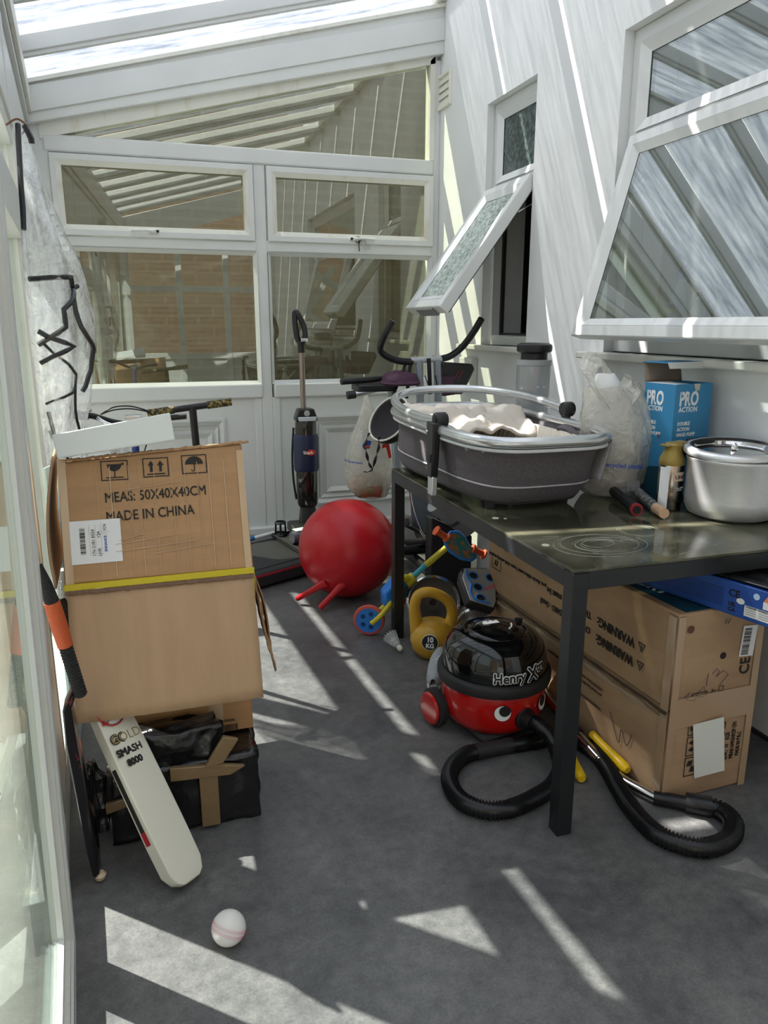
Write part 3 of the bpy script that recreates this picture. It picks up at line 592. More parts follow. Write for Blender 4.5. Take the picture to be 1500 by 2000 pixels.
# ---- pale panel and bubble wrap at the left wall
t=wthing('pale_panel','pale blue glass panel leaning on the left wall behind the boxes','panel',(-.28,2.5,0))
MB().prism([(2.34,0),(2.62,0),(2.60,.93),(2.36,.96)],0,-.288,-.280).build('panel_sheet',M('pale blue panel',(.42,.60,.63),.15),t,bev=.001); MB().box((-.289,2.33,.52),(-.277,2.63,.535)).build('panel_rail',black,t)
t=wthing('bubble_wrap_roll','grey bubble wrap bundle wedged between the left wall and the upper box','wrap',(-.262,2.25,.45))
mb=MB(); mb.tube([(-.250,2.22,.40),(-.252,2.22,.60),(-.250,2.22,.69)],[.018,.022,.016],12); mb.build('rolled_sheet',M('bubble film',(.42,.44,.45),.2),t,smooth=True)
mb=MB()
for i in range(13):
    for j in range(7):
        a=-PI*.95+j*.36+(i%2)*.18; mb.lathe([(.0035,0),(.0025,.002),(0,.003)],6,Matrix.Translation((-.252+.021*math.cos(a),2.22+.021*math.sin(a),.42+i*.02))@Matrix.Rotation(a,4,'Z')@Matrix.Rotation(PI/2,4,'Y'))
mb.build('bubbles',M('bubble film',(.42,.44,.45),.2),t,smooth=True)
# ---- clear rain cover hanging on the left wall
t=wthing('rain_cover','clear plastic pram rain cover with black piping hanging on the left wall','cover',(-.30,2.85,1.95))
YC=2.78
prof=[(1.965,.010,.02),(1.90,.035,.05),(1.80,.065,.09),(1.68,.115,.13),(1.57,.160,.17),(1.46,.190,.20),(1.34,.205,.22),(1.25,.195,.21),(1.16,.165,.19),(1.08,.140,.18),(.98,.125,.17),(.90,.110,.16)]
def cov(u,v,lift=0):
    k=v*(len(prof)-1); i=min(int(k),len(prof)-2); f=k-i; z,w,d=[prof[i][q]*(1-f)+prof[i+1][q]*f for q in range(3)]
    a=-PI*.62+PI*1.24*u; fold=1+.16*math.sin(u*23+v*3)*min(1,v*3)+.10*nz((u*6,v*7,0),1)+.03*nz((u*20,v*25,2),1)
    wl_=-.12-.0708*YC
    return Vector((wl_+.012+(w+.03)*max(0,math.cos(a))*fold*.66+lift, YC+d*math.sin(a)*fold, z))
fl_=filmM('clear pvc film',(.9,.93,.96),.10,.12,.22,.07,1,20)
MB().grid(cov,90,80).build('film',fl_,t,smooth=True,fix=False,ang=180)
def cov2(u,v): p=cov(.12+u*.76,.06+v*.92); return Vector((p.x*.5+(-.30)*.5, p.y+.03, p.z))
MB().grid(cov2,60,60).build('inner_film',fl_,t,smooth=True,fix=False,ang=180)
def pipe(pts,w=.011,nm='black_piping'):
    P=[]
    for a,b in zip(pts,pts[1:]):
        for i in range(4): P.append(cov(a[0]+(b[0]-a[0])*i/4,a[1]+(b[1]-a[1])*i/4,.008))
    P.append(cov(*pts[-1],.004)); MB().tube(P,w*.8,6).build(nm,black,t,smooth=True)
pipe([(.04,.0),(.06,.1),(.10,.30)]); pipe([(.3,.0),(.42,.07)])
pipe([(.10,.42),(.36,.41),(.38,.44),(.25,.49),(.25,.53),(.12,.58)],.010); pipe([(.12,.54),(.28,.585),(.12,.635)],.010); pipe([(.47,.43),(.38,.45),(.43,.53),(.49,.60),(.48,.67),(.44,.74)],.010)
pipe([(.13,.57),(.36,.71),(.36,.78),(.42,.90)],.006); pipe([(.12,.77),(.32,.72)],.006); pipe([(.13,.80),(.16,.88),(.30,.95)],.008); pipe([(.12,.86),(.2,.92),(.28,.99)],.006)
MB().tube(smoothpath([(-.335,2.80,1.97),(-.30,2.78,1.985),(-.275,2.77,1.965),(-.29,2.77,1.94)],6),.003,8).build('hook',M('rusty wire',(.18,.09,.05),.6,.6),t,smooth=True)
# ---- bicycle behind the boxes (only its handlebar shows above them)
t=wthing('bicycle','child bicycle behind the box stack, only handlebar and brake lever showing','bicycle',(-.05,2.9,0))
MB().tube(smoothpath([(-.215,2.86,1.055),(-.17,2.88,1.05),(-.10,2.92,1.02),(-.02,2.97,1.0),(.07,2.96,1.02),(.16,2.94,1.03)],8),.011,12).build('handlebar',black,t,smooth=True)
MB().tube([(-.225,2.855,1.06),(-.185,2.875,1.052)],[.017,.018],14).build('grip',black,t,smooth=True); MB().lathe([(0,0),(.018,0),(.018,.006),(.012,.010),(0,.010)],16,Matrix.Translation((-.185,2.86,1.068))).build('grip_cap',chrome,t,smooth=True)
MB().tube(smoothpath([(-.15,2.86,1.045),(-.12,2.83,1.028),(-.07,2.82,1.012),(-.02,2.83,1.02),(.02,2.84,1.03)],6),[.006]*24+[.007],8).build('brake_lever',chrome,t,smooth=True)
MB().box((-.06,2.93,1.0),(0.0,2.97,1.04)).build('brake_clamp',alu,t,bev=.004)
for k,dz in enumerate((.03,.02)): MB().tube(smoothpath([(-.14,2.87,1.055),(-.09,2.87,1.05+dz),(-.02,2.9,1.05+dz*.8),(.04,2.93,1.03),(.0,2.98,.9)],8),.0025,6).build('brake_cable',black,t,smooth=True)
MB().tube([(-.03,2.97,1.0),(-.04,3.02,.60)],.014,12).build('head_tube',M('blue frame paint',(.02,.05,.2),.3),t,smooth=True)
mb=MB(); 
for s in (-.04,.04): mb.tube([(-.04+s*.3,3.02,.6),(-.04+s,3.04,.255)],.009,8)
mb.build('fork',black,t,smooth=True)
mb=MB().tube([(-.04,3.05+.23*math.cos(a*PI/16),.25+.23*math.sin(a*PI/16)) for a in range(32)],.02,10,closed=True); mb.build('tyre',black,t,smooth=True)
MB().tube([(-.04,3.02,.62),(-.02,3.55,.42),(-.02,3.62,.25)],.014,10).build('frame_tube',M('blue frame paint',(.02,.05,.2),.3),t,smooth=True)
MB().tube([(-.02,3.64+.23*math.cos(a*PI/16),.25+.23*math.sin(a*PI/16)) for a in range(32)],.02,10,closed=True).build('tyre',black,t,smooth=True)
# ---- stunt scooter
t=wthing('stunt_scooter','black stunt scooter with speckled grips standing behind the box stack','scooter',(.2,3.4,0))
b0,b1=Vector((.03,3.40,.995)),Vector((.383,3.40,1.033)); c0=b0.lerp(b1,.52)
MB().tube([b0.lerp(b1,.08),b0.lerp(b1,.92)],.014,12).build('handlebar',black,t,smooth=True)
MB().tube([c0,(.24,3.42,.30)],.0165,12).build('steering_column',black,t,smooth=True)
sg=M('speckled grip',(.03,.03,.02),.7,col2=(.35,.25,.06),vs=90,thr=(.5,.6))
for a,b in ((-.02,.30),(.70,1.0)): MB().tube([b0.lerp(b1,a),b0.lerp(b1,b)],.017,12).build('grip',sg,t,smooth=True)
MB().box((.215,3.36,.10),(.265,3.44,.34)).build('fork',black,t,bev=.006)
MB().prism([(.19,3.36),(.29,3.36),(.29,2.93),(.27,2.88),(.21,2.88),(.19,2.93)],2,.085,.105).build('deck',black,t,bev=.004)
for y in (3.40,2.90): MB().lathe([(0,-.012),(.045,-.012),(.055,-.006),(.055,.006),(.045,.012),(0,.012)],24,Matrix.Translation((.24,y,.055))@Matrix.Rotation(PI/2,4,'Y')).build('wheel',blackm,t,smooth=True)
# ================================================================ TABLE AND WHAT STANDS ON IT
ZT=.77
tm=M('black table steel',(.012,.013,.015),.38)
t=wthing('dining_table','black metal framed table with dusty dark glass top along the right wall','table',(1.46,2.28,0))
X0,X1,Y0,Y1=1.0,1.925,1.555,3.0
MB().box((X0,Y0,ZT-.008),(X1,Y1,ZT)).build('glass_top',None,t,bev=.0015)
gt=bpy.data.objects['glass_top']
m=D.materials.new('dusty black glass'); m.use_nodes=True; nt=m.node_tree; N=nt.nodes; L=nt.links; N.clear()
out=N.new('ShaderNodeOutputMaterial'); tr=N.new('ShaderNodeBsdfTransparent'); tr.inputs[0].default_value=(.30,.32,.27,1)
df=N.new('ShaderNodeBsdfDiffuse'); df.inputs[0].default_value=(.17,.165,.11,1); gg=N.new('ShaderNodeBsdfGlossy'); gg.inputs['Roughness'].default_value=.06
tc=N.new('ShaderNodeTexCoord'); n=N.new('ShaderNodeTexNoise'); n.inputs['Scale'].default_value=3.2; n.inputs['Detail'].default_value=10; n.inputs['Distortion'].default_value=1.2; L.new(tc.outputs['Object'],n.inputs['Vector'])
mr=N.new('ShaderNodeMapRange'); mr.inputs[1].default_value=.40; mr.inputs[2].default_value=.68; mr.inputs[3].default_value=.18; mr.inputs[4].default_value=.75; L.new(n.outputs[0],mr.inputs[0])
a=N.new('ShaderNodeMixShader'); L.new(mr.outputs[0],a.inputs[0]); L.new(tr.outputs[0],a.inputs[1]); L.new(df.outputs[0],a.inputs[2])
fr=N.new('ShaderNodeFresnel'); ge=N.new('ShaderNodeNewGeometry'); mi=N.new('ShaderNodeMapRange'); mi.inputs[3].default_value=1.5; mi.inputs[4].default_value=1/1.5; L.new(ge.outputs['Backfacing'],mi.inputs[0]); L.new(mi.outputs[0],fr.inputs[0])
b=N.new('ShaderNodeMixShader'); L.new(fr.outputs[0],b.inputs[0]); L.new(a.outputs[0],b.inputs[1]); L.new(gg.outputs[0],b.inputs[2]); L.new(b.outputs[0],out.inputs[0]); gt.data.materials.append(m)
for x,y in ((X0,Y0),(X1-.045,Y0),(X0,Y1-.045),(X1-.045,Y1-.045)): MB().box((x,y,0),(x+.045,y+.045,ZT-.010)).build('leg',tm,t,bev=.0015)
for a,b in (((X0+.045,Y0,ZT-.055),(X1-.045,Y0+.03,ZT-.0085)),((X0+.045,Y1-.03,ZT-.055),(X1-.045,Y1,ZT-.0085)),((X0,Y0+.045,ZT-.055),(X0+.03,Y1-.045,ZT-.0085)),((X1-.03,Y0+.045,ZT-.055),(X1,Y1-.045,ZT-.0085))): MB().box(a,b).build('rail',tm,t,bev=.0015)
MB().box((X0+.45,Y0+.03,ZT-.045),(X0+.48,Y1-.03,ZT-.010)).build('cross_rail',tm,t)
sm=M('clear pad',(.55,.52,.42),.3)
for x,y,r in ((1.045,2.09,.011),(1.072,2.075,.005),(1.045,1.775,.011)): MB().lathe([(0,.0012),(r,.0012),(r,0)],20,Matrix.Translation((x,y,ZT+.0002))).build('glass_pad',sm,t)
mb=MB(); rnd=random.Random(5)
for i in range(9):
    r=.035+.013*i+rnd.uniform(-.004,.004); a0=rnd.uniform(0,6); cx,cy=1.20+rnd.uniform(-.01,.01),1.735+rnd.uniform(-.01,.01)
    mb.tube([(cx+r*math.cos(a0+k*.12),cy+r*.75*math.sin(a0+k*.12),ZT+.0004) for k in range(int(rnd.uniform(18,46)))],.0006,4)
for i in range(3): 
    r=.05+.008*i; mb.tube([(1.385+r*math.cos(k*.15+i*2),1.83+r*math.sin(k*.15+i*2),ZT+.0004) for k in range(24)],.0005,4)
for k in range(14):
    x,y=1.10+rnd.random()*.5,1.60+rnd.random()*.25; mb.bar((x,y,ZT+.0004),(x+rnd.uniform(-.05,.05),y+rnd.uniform(-.02,.02),ZT+.0004),.0012,.0006)
o=mb.build('scratch_marks',M('pale scratch',(.33,.34,.28),.5),t,fix=False); o['kind']='stuff'
# ---- carrycot
fab=M('charcoal linen',(.105,.095,.105),.95,var=.25,vs=180,bump=.25,bs=300)
t=wthing('carrycot','charcoal fabric carrycot with silver rim standing on the black table','carrycot',(1.225,2.55,ZT))
def sup(cx,cy,a,b,rot,e,th):
    c,s=math.cos(th),math.sin(th); x=a*math.copysign(abs(c)**(2/e),c); y=b*math.copysign(abs(s)**(2/e),s)
    return (cx+x*math.cos(rot)-y*math.sin(rot),cy+x*math.sin(rot)+y*math.cos(rot))
def lerp(a,b,t): return a+(b-a)*t
ZB,ZR=.797,1.005
def wall(u,v,ins=0):
    th=2*PI*u; p=sup(1.225,2.60,.195-ins,.45-ins,.047,4.4,th); q=sup(1.243,2.585,.255-ins,.535-ins,-.02,4.0,th)
    w=v**.8; bulge=.006*math.sin(v*PI*2)+.004*nz((th*3,v*4,0),1)
    return Vector((lerp(p[0],q[0],w)+bulge*math.cos(th),lerp(p[1],q[1],w)+bulge*math.sin(th),lerp(ZB,ZR,v)))
MB().grid(wall,160,18,closeu=True).build('fabric_side',fab,t,smooth=True,solid=.004,ang=180)
MB().add([sup(1.225,2.60,.195,.45,.047,4.4,2*PI*i/60)+(ZB,) for i in range(60)],[tuple(range(60))]).build('base',fab,t,solid=.006)
lin=M('cream quilt lining',(.66,.60,.52),.9,bump=.3,bs=40)
MB().grid(lambda u,v: wall(u,.12+.80*v,.022),120,12,closeu=True).build('lining',lin,t,smooth=True,ang=180)
MB().add([sup(1.225,2.60,.18,.43,.047,4.4,2*PI*i/60)+(ZB+.035,) for i in range(60)],[tuple(range(60))]).build('mattress',lin,t,solid=.02)
for i in range(26):
    u=(.0+i*.012)%1; MB().tube([wall(u,.2+.15*k,.027) for k in range(5)],.004,5).build('pleat',lin,t,smooth=True)
MB().tube([wall(i/160,.30)+Vector((0,0,0))+Vector((math.cos(2*PI*i/160)*.004,math.sin(2*PI*i/160)*.004,0)) for i in range(160)],.0028,6,closed=True).build('piping',M('pale piping',(.45,.45,.47),.5),t,smooth=True)
def rimp(th,dz=0,g=0): q=sup(1.243,2.585,.262+g,.542+g,-.02,4.0,th); return Vector((*q,ZR+.008+dz))
rimm=M('silver rim',(.66,.68,.70),.27,.85)
o=MB().tube([rimp(2*PI*i/160) for i in range(160)],.0185,14,closed=True).build('rim',rimm,t,smooth=True)
MB().tube([rimp(2*PI*i/160,-.026,.002) for i in range(160)],.006,8,closed=True).build('rim_lip',M('pale rim lip',(.62,.64,.66),.4),t,smooth=True)
# hood hoop folded back at the far end
jl=Vector((.985,2.42,1.045)); jr=Vector((1.515,2.47,1.06))
loop=[jl+Vector((0,.03,-.005)),(.978,2.60,1.035),(.985,2.85,1.045),(1.03,3.04,1.065),(1.13,3.13,1.08),(1.28,3.14,1.088),(1.40,3.09,1.088),(1.48,2.96,1.085),(1.51,2.75,1.078),jr+Vector((0,.03,0))]
MB().tube(smoothpath(loop,8),.0175,12).build('hoop',rimm,t,smooth=True)
for j,dx in ((jl,-1),(jr,1)):
    e=wallj=MB().lathe([(0,-.022),(.024,-.022),(.028,-.016),(.028,.016),(.024,.022),(0,.022)],24,Matrix.Translation(j)@Matrix.Rotation(PI/2,4,'Y')).build('joint',black,t,smooth=True)
    MB().lathe([(0,0),(.015,0),(.015,.003),(0,.003)],20,Matrix.Translation(j+Vector((dx*.0225,0,0)))@Matrix.Rotation(dx*PI/2,4,'Y')).build('joint_cap',blackm,e,smooth=True)
mb=MB(); mb.prism([(2.385,1.04),(2.455,1.04),(2.452,.93),(2.44,.845),(2.40,.845),(2.388,.93)],0,.945,.972); mb.build('clamp',black,t,bev=.006)
MB().prism([(2.398,.93),(2.442,.93),(2.438,.90),(2.402,.90)],0,.940,.948).build('clamp_button',blackm,t,bev=.002)
MB().lathe([(0,0),(.006,0),(.005,.004),(0,.004)],12,Matrix.Translation((.945,2.445,1.005))@Matrix.Rotation(-PI/2,4,'Y')).build('clamp_screw',chrome,t,smooth=True)
MB().box((.948,2.395,.782),(.968,2.44,.85)).build('clamp_leg',alu,t,bev=.003)
MB().box((1.50,2.45,.99),(1.52,2.49,1.05)).build('clamp',black,t,bev=.004)
# rumpled quilt draped over the rear edge
def quilt(u,v):
    x=lerp(1.02,1.46,u); y=lerp(2.60,3.05,v)
    z=1.005+.030*math.sin(v*2.5+u)+.004*math.sin(u*19+v*7)+.028*nz((u*5,v*7,0),1)+.012*nz((u*14,v*16,3),1)-.10*max(0,(.32-v))*2.2*(.3+u*.7)-.015*abs(u-.5)
    return Vector((x,y+.02*math.sin(u*11),z))
MB().grid(quilt,44,44).build('quilt',lin,t,smooth=True,solid=.012,ang=180)
MB().grid(lambda u,v:Vector((lerp(1.015,1.12,u)+.01*math.sin(v*20),lerp(2.14,2.60,v),.975+.018*math.sin(u*PI)+.008*math.sin(v*17+u*6))),16,30).build('quilt_edge',M('grey knit trim',(.34,.32,.31),.95,bump=.4,bs=80),t,smooth=True,solid=.010,ang=180,label='grey lining edge folded over the near left side')
MB().grid(lambda u,v:Vector((1.44+.05*v-.06*u*(1-v),lerp(2.12,2.44,u)+.02*v,.86+.13*v+.02*math.sin(u*PI)*math.sin(v*3)+.01*nz((u*6,v*6,0),1))),20,14).build('hood_fold',M('grey melange',(.30,.29,.29),.95,bump=.4,bs=120),t,smooth=True,solid=.012,ang=180)
MB().grid(lambda u,v:Vector((1.462+.02*u,lerp(2.13,2.45,v),.985+.012*u+.01*math.sin(v*9))),6,20).build('fold_binding',fab,t,smooth=True,solid=.012)
for x,y in ((1.09,2.22),(1.36,2.22),(1.07,2.95),(1.36,2.98)): MB().lathe([(0,0),(.02,0),(.022,.022),(0,.022)],16,Matrix.Translation((x,y,ZT+.001))).build('foot',blackm,t)
# ---- canister
t=thing('tall_canister','tall clear grey plastic canister with black lid behind the carrycot','canister',(1.62,2.93,ZT))
gp=filmM('smoky clear plastic',(.42,.44,.45),.50,.25,.12,.12,.1,10)
MB().lathe([(0,.004),(.066,.004),(.068,.02),(.070,.30),(.073,.302),(.073,.31),(.072,.44),(.070,.45)],36).build('body',gp,t,smooth=True)
MB().lathe([(0,.45),(.056,.45),(.056,.475),(.074,.485),(.076,.50),(.074,.512),(.06,.52),(0,.522)],36).build('lid',black,t,smooth=True)
MB().lathe([(.0722,.425),(.075,.428),(.075,.45),(.06,.452)],36).build('collar',M('grey collar',(.35,.36,.37),.35),t,smooth=True)
MB().lathe([(.0,.01),(.055,.01),(.055,.20),(0,.21)],24).build('inner_cup',M('smoky grey',(.20,.20,.20),.4),t,smooth=True)
MB().bar((.02,-.071,.34),(-.02,-.071,.34),.002,.004).build('volume_mark',whitep,t)
# ---- carrier bag on the table
plastic=filmM('carrier bag film',(.88,.86,.78),.50,.40,.06,.22,.9,22)
blueink=M('blue ink',(.03,.09,.40),.5); redink=M('red ink',(.60,.04,.02),.5)
def bag(name,label,loc,prof,seed,twist=1.0,open_top=True):
    t=thing(name,label,'bag',loc)
    def S(u,v):
        k=v*(len(prof)-1); i=min(int(k),len(prof)-2); f=k-i; z,a,b,dx=[prof[i][q]*(1-f)+prof[i+1][q]*f for q in range(4)]
        th=2*PI*u; g=1+.07*math.sin(th*5+v*4+seed)*v+.10*nz((math.cos(th)*1.6+seed,math.sin(th)*1.6,v*3),1)+.04*nz((math.cos(th)*5,math.sin(th)*5+seed,v*9),1)
        return Vector((dx+a*g*math.cos(th),b*g*math.sin(th),z+.01*nz((th,v*5,seed),1)*v))
    MB().grid(S,110,60,closeu=True).build('bag_skin',plastic,t,smooth=True,fix=False,ang=180)
    return t,S
t,S=bag('carrier_bag','white translucent carrier bag with blue lettering standing on the table right of the carrycot',(1.60,2.29,ZT+.001),[(0,.02,.02,0),(.004,.10,.08,0),(.05,.125,.10,0),(.12,.135,.105,.0),(.20,.145,.11,.01),(.28,.135,.10,.0),(.33,.115,.085,-.01),(.37,.105,.07,-.02),(.385,.10,.065,-.03)],1)
def loop_handle(t,pts,w,nm='handle'):
    P=smoothpath(pts,10); 
    def H(u,v):
        k=u*(len(P)-1); i=min(int(k),len(P)-2); f=k-i; p=P[i].lerp(P[i+1],f); return p+Vector((.0,(v-.5)*w,(v-.5)*w*.5))+Vector((.006*math.sin(v*9+u*5),0,.004*math.sin(v*14)))
    MB().grid(H,len(P)*2,8).build(nm,plastic,t,smooth=True,fix=False,ang=180)
loop_handle(t,[(-.09,-.06,.33),(-.135,-.02,.42),(-.11,.0,.475),(-.06,.01,.47),(-.02,.02,.41),(.0,-.03,.34)],.08)
loop_handle(t,[(-.02,-.05,.33),(.035,-.03,.385),(.06,0,.40),(.10,.0,.375),(.13,.0,.28)],.09)
crumpled(MB().lathe([(0,.03),(.085,.035),(.095,.10),(.075,.20),(0,.24)],18),'contents',M('packaged goods',(.45,.42,.38),.6,col2=(.45,.12,.08),vs=9,thr=(.55,.62)),t,1,.02,12,4)
MB().lathe([(0,0),(.045,0),(.05,.07),(.03,.10),(0,.10)],20,Matrix.Translation((-.05,.0,.33))).build('white_tub',whitep,t,smooth=True,label='white tub showing at the mouth of the bag')
def wraptext(body,size,mat,parent,R0,th0,z0,sx=1,off=0,cx=0,cy=0,slope=0,lift=.002,ry=None,name='printed_text'):
    """lettering bent round a vertical cylinder"""
    if '\n' in body: return [wraptext(b,size,mat,parent,R0,th0,z0-i*size,sx,off,cx,cy,slope,lift,ry,name) for i,b in enumerate(body.split('\n'))]
    o=textM(body,size,mat,parent,Matrix.Identity(4),name,off=off,ext=.0003); o.matrix_basis=Matrix.Identity(4)
    for v in o.data.vertices:
        x,y,z=v.co; x*=sx; th=th0+x/R0; rr=R0+lift+z
        rz_=(ry(z0+y+slope*x) if ry else 0); v.co=(cx+(rr+rz_)*math.cos(th),cy+(rr+rz_)*math.sin(th),z0+y+slope*x)
    return o
wraptext('recycled plastic.',.022,blueink,t,.150,R(-135),.125,off=.0006,slope=-.05)
MB().lathe([(0,0),(.011,0),(0,.001)],16,Matrix.Translation((-.105,-.108,.20))@Matrix.Rotation(R(70),4,'X')).build('red_dot',redink,t)
o=wraptext('T',.05,redink,t,.150,R(-50),.19,off=.003)
decal(t,basis((-.02,-.129,.035),(1,0,0),(0,-1,0)),barcode(.05,.035,9),M('grey ink',(.3,.3,.3),.6),'barcode')
# ---- racket handle and wooden roller
t=wthing('racket','racket with black bound grip and red butt cap lying under the carrier bag','racket',(1.53,2.05,ZT))
MB().tube([(1.49,1.985,.792),(1.555,2.20,.80)],.0175,8).build('grip',grip,t,smooth=True)
MB().tube([(1.487,1.975,.791),(1.491,1.988,.792)],[.0215,.0205],8).build('butt_cap',M('dark red rubber',(.30,.02,.03),.5),t,smooth=False); MB().tube([(1.4865,1.973,.791),(1.4885,1.98,.791)],.014,8).build('cap_face',black,t)
MB().tube([(1.555,2.20,.80),(1.60,2.34,.785)],.008,10).build('shaft',black,t,smooth=True)
t=wthing('wooden_handle_tool','wrapped tool with pale wooden end lying beside the racket grip','tool',(1.58,2.1,ZT))
MB().tube([(1.545,1.915,.789),(1.566,1.985,.79)],.0165,16).build('wooden_end',M('pale pine',(.62,.40,.24),.6,var=.1,vs=20),t,smooth=True)
MB().tube([(1.564,1.98,.79),(1.572,2.0,.79),(1.60,2.10,.80),(1.625,2.19,.81)],[.019,.017,.0175,.0165],14).build('clear_sleeve',filmM('clear sleeve',(.6,.6,.6),.2,.1,.25,.1,.9,40),t,smooth=True); MB().tube([(1.57,1.995,.79),(1.625,2.19,.81)],.013,12).build('dark_shaft',M('dark shaft',(.05,.045,.045),.4),t,smooth=True)
# ---- pump box
t=thing('pump_box','blue carton lettered PRO ACTION DOUBLE ACTION HAND PUMP with open top flap on the table','box',(1.715,2.125,ZT+.001),(0,0,R(10)))
blue=M('blue carton',(.045,.26,.50),.45,var=.05,vs=3); bw,bd,bh=.180,.135,.40
mb=MB(); 
for a,b in (((0,0,0),(bw,.002,bh)),((0,bd-.002,0),(bw,bd,bh)),((0,.002,0),(.002,bd-.002,bh)),((bw-.002,.002,0),(bw,bd-.002,bh)),((0.002,.002,0),(bw-.002,bd-.002,.002))): mb.box(a,b)
mb.build('carton_body',blue,t)
inn=M('grey board',(.30,.24,.19),.85)
MB().box((.003,.003,bh-.09),(bw-.003,bd-.003,bh-.06)).build('inner_tray',blackm,t)
MB().add([(0,.0,bh),(.085,.02,bh-.002),(.08,bd-.03,bh+.002),(0,bd,bh)],[(0,1,2,3)]).build('white_flap',M('white card',(.76,.80,.79),.45),t,solid=.0015)
P=[(bd,bh),(bd-.012,bh+.03),(bd-.02,bh+.05),(bd-.03,bh+.068)]
mb=MB(); mb.grid(lambda u,v:Vector((.0+bw*u+(0.0)*v, bd+.0-.06*math.sin(v*1.2)*0 + .02*v, bh+.072*math.sin(v*1.35))) ,8,8); mb.build('top_flap',inn,t,smooth=True,solid=.002,label='brown inside of the raised top flap')
MB().box((.0,.045,bh+.068),(bw,bd+.02,bh+.071)).build('tuck_panel',blue,t); MB().prism([(.0,bh+.071),(.012,bh+.050),(bw-.0,bh+.048),(bw,bh+.071)],1,.042,.045).build('tuck_edge',M('white card',(.76,.80,.79),.45),t)
F=basis((0,-.0006,0),(1,0,0),(0,-1,0)); G=basis((-.0006,bd,0),(0,-1,0),(-1,0,0))
for FF,k,w in ((F,1,bw),(G,.82,bd)):
    textM('PRO',.066,whitep,t,FF@Matrix.Translation((.022 if k==1 else .012,bh-.072,0)),sx=.72*k,off=.0022)
    textM('ACTION',.024,whitep,t,FF@Matrix.Translation((.022 if k==1 else .012,bh-.094,0)),sx=.92*k,off=.0005,sp=1.1)
    for i,w_ in enumerate(('DOUBLE','ACTION','HAND PUMP')): textM(w_,.0175,whitep,t,FF@Matrix.Translation((.022 if k==1 else .012,bh-.140-i*.019,0)),sx=.9*k,off=.0004)
    [decal(t,FF@Matrix.Translation((0,0,.0008)),[q],blue,'stencil_gap') for q in (rect(w*.37,bh-.064,w*.395,bh-.02),rect(w*.15,bh-.045,w*.165,bh-.02))]
decal(t,F@Matrix.Translation((0,0,.001)),[[(.085,bh),(.115,bh),(.113,bh-.028),(.107,bh-.018),(.098,bh-.03),(.09,bh-.015)]],M('torn board',(.62,.58,.50),.9),'torn_patch')
decal(t,F,[[(0,0),(0,.12),(.03,.10),(.09,.0)]],M('dark teal print and shade',(.01,.06,.09),.4),'painted_shade'); decal(t,G,[[(bd,0),(bd,.12),(.05,.11),(0,.07),(0,0)]],M('dark teal print and shade',(.01,.06,.09),.4),'painted_shade')  # shadow at the foot of the carton, painted as dark decals on both faces
decal(t,F@Matrix.Translation((.05,.175,0)),[arc(0.02,0,.035,0,180,10,.5)],M('navy print',(.02,.04,.15),.4),'navy_print')
# ---- spray can
t=thing('spray_can','gold topped silver spray can between the blue carton and the cooking pot','can',(1.650,2.03,ZT+.001)); t.scale=(1.16,1.16,1.0)
MB().lathe([(0,0),(.033,0),(.0345,.004),(.0345,.150),(.031,.160),(.031,.163)],32).build('can_body',M('silver label',(.55,.50,.45),.16,1,col2=(.10,.08,.07),vs=3,thr=(.5,.6),stretch=(6,6,1)),t,smooth=True)
gd=M('gold cap',(.36,.26,.07),.38,.3)
MB().lathe([(.0345,.150),(.036,.156),(.034,.172),(.026,.190),(.024,.205),(.027,.215),(.020,.222),(0,.222)],32).build('cap',gd,t,smooth=True)
MB().prism([(-.034,.216),(.036,.226),(.036,.222),(-.034,.211)],1,-.018,.018).build('trigger_top',gd,t,bev=.002); MB().box((.014,-.014,.165),(.036,.014,.215)).build('nozzle_grip',black,t,bev=.004)
MB().lathe([(.0348,.01),(.0348,.145)],12,None,a0=R(175),a1=R(225)).build('white_label',whitep,t,smooth=True,fix=False); wraptext('UNIV',.016,M('dark brown print',(.10,.03,.02),.5),t,.0345,R(-110),.108,off=.0004,lift=.001)
MB().lathe([(.0352,.10),(.0352,.13)],12,None,a0=R(-118),a1=R(-60)).build('name_band',M('peach label',(.62,.48,.38),.4),t,smooth=True,fix=False)
wraptext('ALL SURFACE\nSATIN',.007,whitep,t,.0345,R(-100),.075,lift=.001)
# ---- pressure cooker
al=M('spun aluminium',(.78,.79,.80),.42,.75,bump=.06,bs=50,stretch=(1,1,8))
t=thing('cooking_pot','large dull aluminium pressure cooker pot with loose lid at the right end of the table','pot',(1.788,1.90,ZT+.001)); t.scale=(.96,.96,1.0)
MB().lathe([(0,0),(.115,0),(.138,.010),(.149,.034),(.150,.06),(.150,.175),(.154,.182),(.154,.188),(.148,.190),(.145,.182),(.144,.05),(.12,.02),(0,.02)],64).build('pot_body',al,t,smooth=True,ang=60)
e=MB().prism([(-.05,.118),(.05,.118),(.058,.15),(.05,.172),(-.05,.172),(-.058,.15)],1,-.20,-.148).build('side_handle',black,t,bev=.006); e.matrix_basis=Matrix.Rotation(R(28),4,'Z')
MB().box((-.03,.148,.11),(.03,.152,.17)).build('handle_bracket',alu,t)
l=empty('lid',(0.0,.015,.205),(R(3),R(-2),0),t)
MB().lathe([(.155,-.006),(.158,.0),(.155,.012),(.140,.018),(.132,.014),(.132,.006),(.146,.0),(.148,-.006),(.155,-.006)],64).build('lid_rim',al,l,smooth=True,ang=60)
MB().lathe([(0,.004),(.08,.002),(.128,-.004),(.134,.008)],64).build('lid_dish',M('polished aluminium',(.8,.8,.81),.1,1),l,smooth=True)
MB().lathe([(.1315,.008),(.137,.0165),(.130,.0165),(.1285,.008)],64).build('rubber_ring',black,l,smooth=True); MB().lathe([(0,.004),(.012,.006),(.010,.02),(.004,.026),(0,.026)],20).build('valve',chrome,l,smooth=True)
